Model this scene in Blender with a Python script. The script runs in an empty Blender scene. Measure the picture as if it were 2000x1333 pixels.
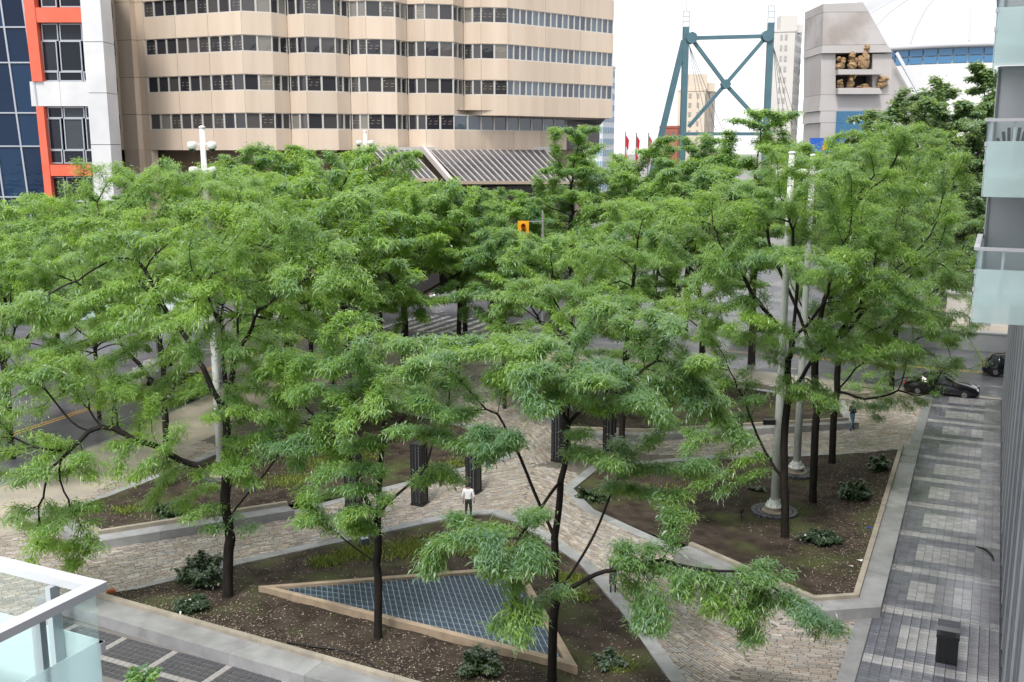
import bpy, math, random
import numpy as np
from mathutils import Vector, Matrix
from mathutils.geometry import tessellate_polygon, delaunay_2d_cdt
R = math.radians
random.seed(7); rng = np.random.default_rng(11)
S = bpy.context.scene
col = S.collection

# ---------------------------------------------------------------- camera
H = 16.0; PITCH = math.atan(378 / 2000.0)
cd = bpy.data.cameras.new('camera'); cam = bpy.data.objects.new('camera', cd); col.objects.link(cam)
cd.sensor_width = 36; cd.lens = 36; cd.clip_end = 4000; cd.clip_start = 0.1
cam.location = (0, 0, H); cam.rotation_euler = (math.pi / 2 - PITCH, 0, 0)
S.camera = cam
# ---------------------------------------------------------------- world: bright even overcast
w = bpy.data.worlds.new('World'); S.world = w; w.use_nodes = True
nt = w.node_tree; nt.nodes.clear()
SUN_EL, SUN_ROT = R(58), R(200)
sky = nt.nodes.new('ShaderNodeTexSky'); sky.sky_type = 'NISHITA'; sky.sun_disc = False
sky.sun_elevation = SUN_EL; sky.sun_rotation = SUN_ROT; sky.dust_density = 4.0; sky.air_density = 1.0
hs = nt.nodes.new('ShaderNodeHueSaturation'); hs.inputs['Saturation'].default_value = 0.22
tc = nt.nodes.new('ShaderNodeTexCoord'); cl = nt.nodes.new('ShaderNodeTexNoise')
cl.inputs['Scale'].default_value = 2.2; cl.inputs['Detail'].default_value = 5
cr = nt.nodes.new('ShaderNodeValToRGB')
cr.color_ramp.elements[0].position = 0.28; cr.color_ramp.elements[0].color = (4.4, 4.55, 4.8, 1)
cr.color_ramp.elements[1].position = 0.7; cr.color_ramp.elements[1].color = (10.0, 10.05, 10.2, 1)
mx = nt.nodes.new('ShaderNodeMix'); mx.data_type = 'RGBA'; mx.inputs['Factor'].default_value = 0.8
bg = nt.nodes.new('ShaderNodeBackground'); bg.inputs['Strength'].default_value = 0.1
ow = nt.nodes.new('ShaderNodeOutputWorld')
L = nt.links.new
L(sky.outputs[0], hs.inputs['Color']); L(tc.outputs['Generated'], cl.inputs['Vector']); L(cl.outputs['Fac'], cr.inputs['Fac'])
L(hs.outputs[0], mx.inputs[6]); L(cr.outputs[0], mx.inputs[7]); L(mx.outputs[2], bg.inputs['Color']); L(bg.outputs[0], ow.inputs[0])
# ---------------------------------------------------------------- sun behind cloud
sl = bpy.data.lights.new('sun', 'SUN'); sl.energy = 1.5; sl.angle = R(12); sl.color = (1, .96, .9)
so = bpy.data.objects.new('sun', sl); col.objects.link(so); so.location = (0, 0, 80)
so.rotation_euler = (math.pi / 2 - SUN_EL, 0, math.pi - SUN_ROT)
S.view_settings.view_transform = 'Standard'; S.view_settings.look = 'None'
S.view_settings.gamma = 1; S.view_settings.exposure = 1.12; S.view_settings.use_curve_mapping = False
S.cycles.max_bounces = 6; S.cycles.diffuse_bounces = 3; S.cycles.glossy_bounces = 3
S.cycles.transmission_bounces = 4; S.cycles.transparent_max_bounces = 10

# ---------------------------------------------------------------- surveying helpers (photo measurement -> place)
def ray(px, py):
    u = (px - 1000) / 2000; v = (666.5 - py) / 2000
    return Vector((u, math.cos(PITCH) + v * math.sin(PITCH), -math.sin(PITCH) + v * math.cos(PITCH)))
def G(px, py, z=0.0):
    d = ray(px, py); t = (z - H) / d.z
    return Vector((d.x * t, d.y * t, z))
def P(px, py, Y):
    d = ray(px, py); t = Y / d.y
    return Vector((d.x * t, Y, H + d.z * t))
SD = Vector((.4257, .9048, 0)); TD = Vector((.9048, -.4257, 0)); W0 = Vector((14.86, 28.71, 0))
SANG = math.atan2(SD.y, SD.x)
def ST(s, t, z=0.0):
    p = W0 + SD * s + TD * t; return Vector((p.x, p.y, z))

# ---------------------------------------------------------------- materials
MATS = {}
def mat(name, c, rough=.6, spec=.4, metal=0, c2=None, scale=3.0, detail=4, bump=0, bscale=40, rough2=None, rscale=1.0, attr=None, stretch=None, emis=None, objrand=0):
    if name in MATS: return MATS[name]
    m = bpy.data.materials.new(name); m.use_nodes = True; MATS[name] = m
    n = m.node_tree.nodes; l = m.node_tree.links.new; b = n['Principled BSDF']
    b.inputs['Base Color'].default_value = (*c, 1); b.inputs['Roughness'].default_value = rough
    b.inputs['Specular IOR Level'].default_value = spec; b.inputs['Metallic'].default_value = metal
    t = n.new('ShaderNodeTexCoord'); vec = t.outputs['Object']
    if stretch:
        mp = n.new('ShaderNodeMapping'); mp.inputs['Scale'].default_value = stretch; l(vec, mp.inputs[0]); vec = mp.outputs[0]
    src = None
    if c2 is not None:
        nz = n.new('ShaderNodeTexNoise'); nz.inputs['Scale'].default_value = scale; nz.inputs['Detail'].default_value = detail; l(vec, nz.inputs['Vector'])
        rp = n.new('ShaderNodeValToRGB'); rp.color_ramp.elements[0].position = .36; rp.color_ramp.elements[1].position = .66
        rp.color_ramp.elements[0].color = (*c, 1); rp.color_ramp.elements[1].color = (*c2, 1); l(nz.outputs['Fac'], rp.inputs[0]); src = rp.outputs[0]
    if attr:
        a = n.new('ShaderNodeAttribute'); a.attribute_name = attr
        if src is None: src = a.outputs['Color']
        else:
            q = n.new('ShaderNodeMix'); q.data_type = 'RGBA'; q.blend_type = 'MULTIPLY'; q.inputs['Factor'].default_value = 1
            l(a.outputs['Color'], q.inputs[6]); l(src, q.inputs[7]); src = q.outputs[2]
    if objrand and src is not None:
        oi = n.new('ShaderNodeObjectInfo'); mo = n.new('ShaderNodeMapRange'); mo.inputs[3].default_value = 1 - objrand; mo.inputs[4].default_value = 1 + objrand * .6; l(oi.outputs['Random'], mo.inputs[0])
        vm = n.new('ShaderNodeVectorMath'); vm.operation = 'SCALE'; l(src, vm.inputs[0]); l(mo.outputs[0], vm.inputs['Scale']); src = vm.outputs[0]
    if src is not None: l(src, b.inputs['Base Color'])
    if rough2 is not None:
        nr = n.new('ShaderNodeTexNoise'); nr.inputs['Scale'].default_value = rscale; nr.inputs['Detail'].default_value = 3; l(t.outputs['Object'], nr.inputs['Vector'])
        mr = n.new('ShaderNodeMapRange'); mr.inputs[1].default_value = .42; mr.inputs[2].default_value = .6; mr.inputs[3].default_value = rough; mr.inputs[4].default_value = rough2
        l(nr.outputs['Fac'], mr.inputs[0]); l(mr.outputs[0], b.inputs['Roughness'])
    if bump:
        nb = n.new('ShaderNodeTexNoise'); nb.inputs['Scale'].default_value = bscale; nb.inputs['Detail'].default_value = 4; l(vec, nb.inputs['Vector'])
        bp = n.new('ShaderNodeBump'); bp.inputs['Strength'].default_value = bump; bp.inputs['Distance'].default_value = .02
        l(nb.outputs['Fac'], bp.inputs['Height']); l(bp.outputs[0], b.inputs['Normal'])
    if emis:
        b.inputs['Emission Color'].default_value = (*emis[0], 1); b.inputs['Emission Strength'].default_value = emis[1]
    return m

def leaf_mat(name, dark, light, trans, rough=.46, tw=.38):
    m = bpy.data.materials.new(name); m.use_nodes = True; MATS[name] = m
    n = m.node_tree.nodes; l = m.node_tree.links.new; b = n['Principled BSDF']; out = n['Material Output']
    a = n.new('ShaderNodeAttribute'); a.attribute_name = 'tint'
    rp = n.new('ShaderNodeValToRGB'); rp.color_ramp.elements[0].color = (*dark, 1); rp.color_ramp.elements[1].color = (*light, 1)
    l(a.outputs['Fac'], rp.inputs[0]); l(rp.outputs[0], b.inputs['Base Color'])
    b.inputs['Roughness'].default_value = rough; b.inputs['Specular IOR Level'].default_value = 1.0; b.inputs['IOR'].default_value = 1.65
    tr = n.new('ShaderNodeBsdfTranslucent'); tr.inputs[0].default_value = (*trans, 1)
    ms = n.new('ShaderNodeMixShader'); ms.inputs[0].default_value = tw
    l(b.outputs[0], ms.inputs[1]); l(tr.outputs[0], ms.inputs[2]); l(ms.outputs[0], out.inputs[0])
    return m

def glass_mat(name, tint, gloss=.1, opaque=0.0, diff=(.6, .8, .8)):
    m = bpy.data.materials.new(name); m.use_nodes = True; MATS[name] = m
    n = m.node_tree.nodes; l = m.node_tree.links.new; n.remove(n['Principled BSDF']); out = n['Material Output']
    tr = n.new('ShaderNodeBsdfTransparent'); tr.inputs[0].default_value = (*tint, 1)
    gl = n.new('ShaderNodeBsdfGlossy'); gl.inputs['Roughness'].default_value = .04; gl.inputs[0].default_value = (.9, 1, 1, 1)
    lw = n.new('ShaderNodeLayerWeight'); lw.inputs[0].default_value = .5
    pw = n.new('ShaderNodeMath'); pw.operation = 'POWER'; pw.inputs[1].default_value = 4.0; l(lw.outputs['Facing'], pw.inputs[0])
    mm = n.new('ShaderNodeMath'); mm.operation = 'MULTIPLY_ADD'; mm.inputs[1].default_value = .5; mm.inputs[2].default_value = gloss * .3; l(pw.outputs[0], mm.inputs[0])
    base = tr.outputs[0]
    if opaque:
        df = n.new('ShaderNodeBsdfDiffuse'); df.inputs[0].default_value = (*diff, 1)
        tl = n.new('ShaderNodeBsdfTranslucent'); tl.inputs[0].default_value = (*diff, 1)
        m0 = n.new('ShaderNodeMixShader'); m0.inputs[0].default_value = .45; l(df.outputs[0], m0.inputs[1]); l(tl.outputs[0], m0.inputs[2])
        m1 = n.new('ShaderNodeMixShader'); m1.inputs[0].default_value = opaque; l(base, m1.inputs[1]); l(m0.outputs[0], m1.inputs[2]); base = m1.outputs[0]
    m2 = n.new('ShaderNodeMixShader'); l(mm.outputs[0], m2.inputs[0]); l(base, m2.inputs[1]); l(gl.outputs[0], m2.inputs[2]); l(m2.outputs[0], out.inputs[0])
    return m

def window_mat(name, c, lights=0.0, c2=None, wav=.12, spec=.6):
    # dark office glazing: nearly black rooms behind slightly wavy panes, some panes with blinds, some rooms with lamps on
    m = bpy.data.materials.new(name); m.use_nodes = True; MATS[name] = m
    n = m.node_tree.nodes; l = m.node_tree.links.new; b = n['Principled BSDF']
    oi = n.new('ShaderNodeObjectInfo'); rp = n.new('ShaderNodeValToRGB'); rp.color_ramp.interpolation = 'CONSTANT'
    e = rp.color_ramp.elements; e[0].color = (*c, 1); e[1].position = .45; e[1].color = (c[0] * 1.8, c[1] * 1.7, c[2] * 1.5, 1)
    q = e.new(.75); q.color = (c[0] * .6, c[1] * .6, c[2] * .7, 1)
    if c2: q = e.new(.83); q.color = (*c2, 1); q = e.new(.92); q.color = (c2[0] * .45, c2[1] * .45, c2[2] * .5, 1)
    l(oi.outputs['Random'], rp.inputs[0]); l(rp.outputs[0], b.inputs['Base Color'])
    b.inputs['Roughness'].default_value = .05; b.inputs['Specular IOR Level'].default_value = spec
    t = n.new('ShaderNodeTexCoord'); nb = n.new('ShaderNodeTexNoise'); nb.inputs['Scale'].default_value = .7; l(t.outputs['Object'], nb.inputs['Vector'])
    bp = n.new('ShaderNodeBump'); bp.inputs['Strength'].default_value = wav; bp.inputs['Distance'].default_value = .15; l(nb.outputs['Fac'], bp.inputs['Height']); l(bp.outputs[0], b.inputs['Normal'])
    if lights:
        sx = n.new('ShaderNodeSeparateXYZ'); l(t.outputs['Object'], sx.inputs[0])
        wv = n.new('ShaderNodeMath'); wv.operation = 'MULTIPLY'; wv.inputs[1].default_value = 3.1; l(sx.outputs[2], wv.inputs[0])
        fr = n.new('ShaderNodeMath'); fr.operation = 'FRACT'; l(wv.outputs[0], fr.inputs[0])
        lt = n.new('ShaderNodeMath'); lt.operation = 'LESS_THAN'; lt.inputs[1].default_value = .12; l(fr.outputs[0], lt.inputs[0])
        rr = n.new('ShaderNodeMath'); rr.operation = 'MULTIPLY'; rr.inputs[1].default_value = 7.3; l(oi.outputs['Random'], rr.inputs[0])
        rf = n.new('ShaderNodeMath'); rf.operation = 'FRACT'; l(rr.outputs[0], rf.inputs[0])
        rg = n.new('ShaderNodeMath'); rg.operation = 'GREATER_THAN'; rg.inputs[1].default_value = .62; l(rf.outputs[0], rg.inputs[0])
        nz = n.new('ShaderNodeTexNoise'); nz.inputs['Scale'].default_value = 1.1; l(t.outputs['Object'], nz.inputs['Vector'])
        ng = n.new('ShaderNodeMath'); ng.operation = 'GREATER_THAN'; ng.inputs[1].default_value = .5; l(nz.outputs['Fac'], ng.inputs[0])
        p1 = n.new('ShaderNodeMath'); p1.operation = 'MULTIPLY'; l(lt.outputs[0], p1.inputs[0]); l(rg.outputs[0], p1.inputs[1])
        p2 = n.new('ShaderNodeMath'); p2.operation = 'MULTIPLY'; l(p1.outputs[0], p2.inputs[0]); l(ng.outputs[0], p2.inputs[1])
        p3 = n.new('ShaderNodeMath'); p3.operation = 'MULTIPLY'; p3.inputs[1].default_value = lights; l(p2.outputs[0], p3.inputs[0])
        b.inputs['Emission Color'].default_value = (1, .8, .5, 1); l(p3.outputs[0], b.inputs['Emission Strength'])
    return m

# ---------------------------------------------------------------- mesh helpers
class MB:
    def __init__(s): s.v = []; s.f = []; s.c = []
    def add(s, vs, fs, c=None):
        o = len(s.v); s.v += [tuple(q) for q in vs]; s.f += [tuple(i + o for i in f) for f in fs]
        if c is not None: s.c += [c] * len(vs)
        return s
    def box(s, c, size, rz=0.0, M=None, col=None):
        hx, hy, hz = size[0] / 2, size[1] / 2, size[2] / 2
        vs = [Vector((x, y, z)) for z in (-hz, hz) for y in (-hy, hy) for x in (-hx, hx)]
        m = Matrix.Translation(Vector(c)) @ (M if M is not None else Matrix.Rotation(rz, 4, 'Z'))
        return s.add([m @ q for q in vs], [(0, 2, 3, 1), (4, 5, 7, 6), (0, 1, 5, 4), (2, 6, 7, 3), (0, 4, 6, 2), (1, 3, 7, 5)], col)
    def prism(s, poly, z0, z1):
        n = len(poly); a = sum(poly[i][0] * poly[(i + 1) % n][1] - poly[(i + 1) % n][0] * poly[i][1] for i in range(n))
        pl = list(poly) if a > 0 else list(reversed(poly))
        vs = [(q[0], q[1], z0) for q in pl] + [(q[0], q[1], z1) for q in pl]
        return s.add(vs, [tuple(range(n - 1, -1, -1)), tuple(range(n, 2 * n))] + [(i, (i + 1) % n, n + (i + 1) % n, n + i) for i in range(n)])
    def bar(s, a, b, w, h=None, up=(0, 0, 1)):
        a = Vector(a); b = Vector(b); d = b - a; ln = d.length; d.normalize(); h = h or w
        u = Vector(up)
        if abs(d.dot(u)) > .98: u = Vector((1, 0, 0))
        x = d.cross(u).normalized(); z = x.cross(d).normalized()
        M = Matrix((x, d, z)).transposed().to_4x4()
        return s.box((a + b) / 2, (w, ln, h), M=M)
    def tube(s, pts, rad, n=8, cap=True):
        o = len(s.v); pts = [Vector(p) for p in pts]
        if not hasattr(rad, '__len__'): rad = [rad] * len(pts)
        for i, p in enumerate(pts):
            d = (pts[min(i + 1, len(pts) - 1)] - pts[max(i - 1, 0)]).normalized()
            u = Vector((0, 0, 1)) if abs(d.z) < .95 else Vector((1, 0, 0))
            x = d.cross(u).normalized(); y = x.cross(d).normalized()
            for k in range(n):
                a = 2 * math.pi * k / n; s.v.append(tuple(p + (x * math.cos(a) - y * math.sin(a)) * rad[i]))
        for i in range(len(pts) - 1):
            for k in range(n):
                s.f.append((o + i * n + k, o + i * n + (k + 1) % n, o + (i + 1) * n + (k + 1) % n, o + (i + 1) * n + k))
        if cap:
            s.f.append(tuple(o + k for k in range(n - 1, -1, -1))); s.f.append(tuple(o + (len(pts) - 1) * n + k for k in range(n)))
        return s
    def lathe(s, c, prof, n=16):
        return s.tube([(c[0], c[1], c[2] + z + i * 1e-5) for i, (r, z) in enumerate(prof)], [max(r, .001) for r, z in prof], n) if False else s._lathe(c, prof, n)
    def _lathe(s, c, prof, n):
        o = len(s.v)
        for r, z in prof:
            for k in range(n):
                a = 2 * math.pi * k / n; s.v.append((c[0] + r * math.cos(a), c[1] + r * math.sin(a), c[2] + z))
        for i in range(len(prof) - 1):
            for k in range(n): s.f.append((o + i * n + k, o + i * n + (k + 1) % n, o + (i + 1) * n + (k + 1) % n, o + (i + 1) * n + k))
        s.f.append(tuple(o + k for k in range(n - 1, -1, -1))); s.f.append(tuple(o + (len(prof) - 1) * n + k for k in range(n)))
        return s
    def mesh(s, name, m, smooth=False):
        me = bpy.data.meshes.new(name); me.from_pydata(s.v, [], s.f)
        for q in (m if isinstance(m, (list, tuple)) else [m]): me.materials.append(q)
        if smooth: me.polygons.foreach_set('use_smooth', [True] * len(me.polygons))
        if s.c:
            at = me.color_attributes.new('pc', 'FLOAT_COLOR', 'POINT'); at.data.foreach_set('color', np.array([(*q, 1) for q in s.c], dtype=np.float32).ravel())
        return me
    def build(s, name, m, parent=None, smooth=False, loc=None):
        me = s.mesh(name, m, smooth); o = bpy.data.objects.new(name, me); col.objects.link(o)
        org = Vector(loc) if loc is not None else None
        if parent is not None:
            base = world_loc(parent)
            if org is None: org = base
            o.parent = parent; o.location = org - base
        elif org is not None: o.location = org
        if org is not None: me.transform(Matrix.Translation(-org))
        return o
def world_loc(o):
    p = Vector(o.location)
    while o.parent: o = o.parent; p = p + Vector(o.location)
    return p
def tag(o, label, cat, group=None, kind=None):
    if label: o['label'] = label
    if cat: o['category'] = cat
    if group: o['group'] = group
    if kind: o['kind'] = kind
    return o
def thing(name, label, cat, loc, rz=0, group=None):
    o = bpy.data.objects.new(name, None); col.objects.link(o); o.location = loc; o.rotation_euler = (0, 0, rz); o.empty_display_size = .3
    return tag(o, label, cat, group)
def copy_tree(o, parent=None):
    c = o.copy(); col.objects.link(c); c.parent = parent
    for ch in list(o.children): copy_tree(ch, c)
    return c
def link(name, me, parent=None, loc=(0, 0, 0), rz=0.0, sc=(1, 1, 1)):
    o = bpy.data.objects.new(name, me); col.objects.link(o); o.parent = parent; o.location = loc; o.rotation_euler = (0, 0, rz); o.scale = sc
    return o
def inside(p, poly):
    x, y = p[0], p[1]; r = False; n = len(poly)
    for i in range(n):
        a = poly[i]; b = poly[i - 1]
        if (a[1] > y) != (b[1] > y) and x < (b[0] - a[0]) * (y - a[1]) / (b[1] - a[1]) + a[0]: r = not r
    return r
def segd(p, a, b):
    ax, ay = a[0], a[1]; dx, dy = b[0] - ax, b[1] - ay; t = max(0, min(1, ((p[0] - ax) * dx + (p[1] - ay) * dy) / (dx * dx + dy * dy + 1e-9)))
    return math.hypot(p[0] - ax - t * dx, p[1] - ay - t * dy)
def holed(name, outer, holes, z, m, parent=None):
    loops = [[Vector((q[0], q[1], 0)) for q in lp] for lp in [outer] + holes]
    tris = tessellate_polygon(loops); vs = [(q.x, q.y, z) for lp in loops for q in lp]
    fs = []
    for t in tris:
        a, b, c = (Vector(vs[i]) for i in t)
        fs.append(tuple(t) if (b - a).cross(c - a).z > 0 else tuple(reversed(t)))
    b = MB(); b.add(vs, fs); return b.build(name, m, parent)
def offset_poly(poly, d):
    # d > 0 grows the polygon (given counter-clockwise or clockwise alike)
    n = len(poly); a = sum(poly[i][0] * poly[(i + 1) % n][1] - poly[(i + 1) % n][0] * poly[i][1] for i in range(n)); sg = 1 if a > 0 else -1
    out = []
    for i in range(n):
        p0, p1, p2 = Vector(poly[i - 1][:2]), Vector(poly[i][:2]), Vector(poly[(i + 1) % n][:2])
        d1 = (p1 - p0).normalized(); d2 = (p2 - p1).normalized(); n1 = Vector((d1.y, -d1.x)) * sg; n2 = Vector((d2.y, -d2.x)) * sg
        k = (n1 + n2); k = k / max(.3, k.dot(n1)) if k.length > 1e-6 else n1
        out.append((p1.x + k.x * d, p1.y + k.y * d))
    return out

# ================================================================= GROUND AND PAVING
M_asph = mat('wet_asphalt', (.085, .085, .098), .28, .5, c2=(.13, .13, .145), scale=.35, rough2=.5, rscale=.25, bump=.25, bscale=60)
M_conc = mat('pale_concrete', (.42, .37, .30), .55, .4, c2=(.33, .30, .26), scale=.6, rough2=.32, rscale=.3, bump=.15)
M_bed = mat('paving_joint', (.10, .088, .074), .8, .3, c2=(.16, .14, .12), scale=4)
M_line = mat('road_paint_white', (.20, .20, .205), .5, c2=(.56, .56, .55), scale=2.2, detail=8)
M_yel = mat('road_paint_yellow', (.75, .42, .04), .5, c2=(.55, .33, .08), scale=6)
g = MB().add([(-900, -60, -.16), (900, -60, -.16), (900, 2500, -.16), (-900, 2500, -.16)], [(0, 1, 2, 3)]).build('ground', mat('far_ground', (.16, .16, .165), .7, c2=(.22, .21, .2), scale=.05)); tag(g, None, None, kind='structure')
road = MB().add([(-160, 10, -.15), (190, -20, -.15), (230, 160, -.15), (-150, 175, -.15)], [(0, 1, 2, 3)]).build('road', M_asph); tag(road, None, None, kind='structure')

BED_A = [(-14.85, 34.15), (-10.43, 37.82), (-2.48, 42.91), (-.9, 43.35), (.22, 42.28), (2.61, 37.82), (3.79, 33.74), (4.83, 28.71), (5.6, 23.5)]
BED_B = [(-19.97, 42.91), (-16.95, 40.1), (-10.07, 43.56), (-5.25, 47.61), (-.3, 51.9), (-.9, 56.0), (-9.5, 63.6), (-11.9, 60.4)]
BED_C = [(4.42, 49.88), (10.74, 51.62), (20.51, 52.26), (12.08, 33.95), (10.66, 33.74), (7.2, 38.73), (3.68, 43.82), (2.93, 46.7)]
BED_E = [(.55, 66.68), (3.19, 56.0), (7.47, 55.48), (19.47, 57.96), (20.83, 63.73), (12.48, 69.58), (5.2, 72.4)]
PLAZA = [(-31.5, 20), (-24.62, 47.08), (-21.85, 57.07), (-18.75, 70.38), (-16.6, 77.5), (-13.5, 81.5), (-9, 83.5), (-3.5, 82.7), (4, 79.6), (17.91, 72.91), (24.43, 68.8), (32.8, 64.2), (60, 50.5), (45, 15), (15, 15)]
SEAT_W = 1.0
def seat_out(poly, edges, wd):
    return None
# outlines grown by the granite edging; plaza sheet is cut out there
HA, HB, HC, HE = (offset_poly(q, .3) for q in (BED_A, BED_B, BED_C, BED_E))
# sidewalk ring along the roads and sett-paved inner field
WALK_IN = [(-23.5, 20), (-19.6, 47.0), (-16.3, 58.0), (-12.0, 72.0), (-8, 75.5), (3, 74.8), (16.5, 69.2), (26.9, 64.6), (27.3, 64.0), (10.2, 27.0), (9, 20)]
plaza = holed('sidewalk', PLAZA, [], -.02, M_conc); tag(plaza, None, None, kind='structure')
# the plaza sheet lies under everything except the beds, which go down through it
bpy.data.objects.remove(plaza)
plaza = holed('sidewalk', PLAZA, [list(reversed(q)) for q in (HA, HB, HC, HE)], -.02, M_conc); tag(plaza, None, None, kind='structure')
# kerb stones along the road
M_kerb = mat('granite_kerb', (.34, .34, .35), .4, c2=(.26, .26, .27), scale=3, bump=.1)
kerb = MB(); kl = PLAZA[:13]
for i in range(len(kl) - 1):
    a, b = Vector((*kl[i], 0)), Vector((*kl[i + 1], 0)); d = (b - a).normalized(); nn = Vector((-d.y, d.x, 0)); n = max(1, int((b - a).length / 1.8))
    for k in range(n):
        p = a.lerp(b, (k + .03) / n) + nn * .07; q = a.lerp(b, (k + .97) / n) + nn * .07
        kerb.bar(p + Vector((0, 0, -.08)), q + Vector((0, 0, -.08)), .15, .15)
tag(kerb.build('kerb', M_kerb, loc=(-20, 60, -.15)), None, None, kind='structure')

# road markings
def stripe(a, b, wd, z=-.146, m=None, dash=None):
    a = Vector((*a[:2], z)); b = Vector((*b[:2], z)); d = (b - a).normalized(); x = Vector((-d.y, d.x, 0)) * wd / 2; s = MB(); ln = (b - a).length
    k = 0.0
    while k < ln:
        e = min(ln, k + (dash[0] if dash else ln)); p, q = a + d * k, a + d * e
        s.add([p - x, q - x, q + x, p + x][::-1] if (q - p).cross(x).z < 0 else [p - x, q - x, q + x, p + x], [(3, 2, 1, 0)] if False else [(0, 1, 2, 3)]); k = e + (dash[1] if dash else 1)
    return s
RD = Vector((.33, .944, 0)); RN = Vector((-.944, .33, 0))
mk = []
y0 = G(185, 797, -.15)
mk.append((stripe(y0 - RD * 40, y0 + RD * 26, .14), M_yel)); mk.append((stripe(y0 - RD * 40 + RN * .35, y0 + RD * 26 + RN * .35, .14), M_yel))
w0 = y0 - RN * 3.6
mk.append((stripe(w0 - RD * 40, w0 + RD * 24, .13, dash=(3, 4.5)), M_line))
w1 = y0 + RN * 3.9; mk.append((stripe(w1 - RD * 30, w1 + RD * 26, .13, dash=(3, 4.5)), M_line))
ya = ST(48.3, -22, -.15); yb = ST(48.3, 30, -.15)
mk.append((stripe(ya, yb, .14), M_yel)); mk.append((stripe(ST(48.65, -22), ST(48.65, 30), .14), M_yel))
mk.append((stripe(ST(43.9, -22), ST(43.9, 30), .13, dash=(3, 4)), M_line)); mk.append((stripe(ST(52.9, -22), ST(52.9, 30), .13, dash=(3, 4)), M_line))
for o_, n_, (cx, cy) in ((TD, SD, (-22.5, 105)), (SD, TD, (-4.5, 93))):
    zb = MB(); c0 = Vector((cx, cy, -.146))
    for k in range(11):
        p = c0 + n_ * ((k - 5) * 1.25); a_, b_ = p - o_ * 4.2, p + o_ * 4.2; x = n_ * .3
        zb.add([a_ - x, b_ - x, b_ + x, a_ + x] if (b_ - a_).cross(x).z > 0 else [a_ + x, b_ + x, b_ - x, a_ - x], [(0, 1, 2, 3)])
    mk.append((zb, M_line))
st = G(600, 640, -.15); mk.append((stripe(st - TD * 4, st + TD * 4, .5), M_line)); st = G(470, 690, -.15); mk.append((stripe(st - TD * 4, st + TD * 2, .45), M_line))
for b_, m_ in mk:
    o = b_.build('road_marking', m_, road)

# ---- stone setts
SETT_COLS = [(.33, .285, .245), (.39, .35, .31), (.295, .265, .245), (.30, .29, .285), (.345, .305, .275), (.24, .215, .20), (.42, .385, .355), (.31, .255, .215)]
M_sett = mat('split_stone_sett', (.85, .85, .85), .42, .5, c2=(1.05, 1.03, 1.0), scale=5, attr='pc', rough2=.14, rscale=.35, bump=.3, bscale=18)
def sett_mesh(c):
    b = MB(); t = .46
    b.add([(-.5, -.5, -1), (.5, -.5, -1), (.5, .5, -1), (-.5, .5, -1), (-t, -t, 0), (t, -t, 0), (t, t, 0), (-t, t, 0)], [(4, 5, 6, 7), (0, 1, 5, 4), (1, 2, 6, 5), (2, 3, 7, 6), (3, 0, 4, 7)], c)
    return b.mesh('sett', M_sett)
SEAT_A_OUT = 1.5
def near_bed(p, lim):
    for hp in (BED_A, BED_B, BED_C, BED_E):
        if inside(p, hp): return True
    return False
BLOCKERS = []     # granite seat footprints, filled in below
# granite seating edges: list of (bed polygon, edge indices with a high seat, depth of seat)
SEATS = {'A': (BED_A, [(8, 0)], 1.15), 'B': (BED_B, [(0, 1), (1, 2)], .95), 'C': (BED_C, [(2, 3), (3, 4), (4, 5)], .98), 'E': (BED_E, [(1, 2), (2, 3)], .75)}
def seat_quads(poly, edges, wd):
    big = offset_poly(poly, wd); rim = offset_poly(poly, .22)
    return [[rim[i], rim[j], big[j], big[i]] for i, j in edges]
for k, (pl, ed, wd) in SEATS.items():
    BLOCKERS += seat_quads(pl, ed, wd)
BEDH = [HA, HB, HC, HE]
fields = [  # region polygon, row direction angle, piece length, piece width
    ([(-23.5, 33), (-19.6, 47.0), (-17.5, 55), (-8, 48), (-1.2, 53), (1.2, 50.5), (.2, 43.4), (-9, 39), (-15.8, 33.6), (-15.5, 31)], math.atan2(5.0, 9.5), .38, .125),
    ([(-1.2, 53), (-1.2, 56), (-10, 66), (-8, 75.5), (3, 74.8), (3, 58), (5.5, 52.5), (1.2, 50.5)], math.atan2(9, -2.0), .42, .15),
    ([(.2, 43.4), (1.2, 50.5), (3.2, 49.2), (4.3, 43.4), (7.5, 38.5), (9.6, 33.5), (6.5, 28.5), (5.0, 24.0), (4.5, 34), (2.8, 38)], math.atan2(-7.5, 4.6), .42, .12),
    ([(9.6, 33.5), (11.9, 33.4), (12.4, 32.0), (10.55, 28), (9, 24), (5.0, 24.0), (6.5, 28.5)], math.atan2(-.2, 1), .44, .12),
    ([(5.5, 52.5), (3, 58), (3, 66), (19, 59.5), (22, 64), (16.5, 69.2), (26.9, 64.6), (21.6, 52.9), (10, 52)], math.atan2(.08, 1), .42, .15)]
pieces = []
for poly, ang, ln, wd in fields:
    ca, sa = math.cos(ang), math.sin(ang); us = [q[0] * ca + q[1] * sa for q in poly]; vs = [-q[0] * sa + q[1] * ca for q in poly]
    v = min(vs)
    while v < max(vs):
        u = min(us) + random.random() * ln
        while u < max(us):
            l_ = ln * random.uniform(.55, 1.45); cu = u + l_ / 2; c = (cu * ca - v * sa, cu * sa + v * ca); u += l_
            if not inside(c, poly) or (Vector((c[0], c[1], 0)) - W0).dot(TD) > -4.08 - l_ * .5 * abs(ca) or any(inside(c, h) for h in BEDH) or any(inside(c, h) for h in BLOCKERS): continue
            pieces.append((c[0], c[1], ang + random.gauss(0, .015), l_ - .014, wd - .014, random.gauss(0, .004), random.choice(SETT_COLS)))
        v += wd
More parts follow.
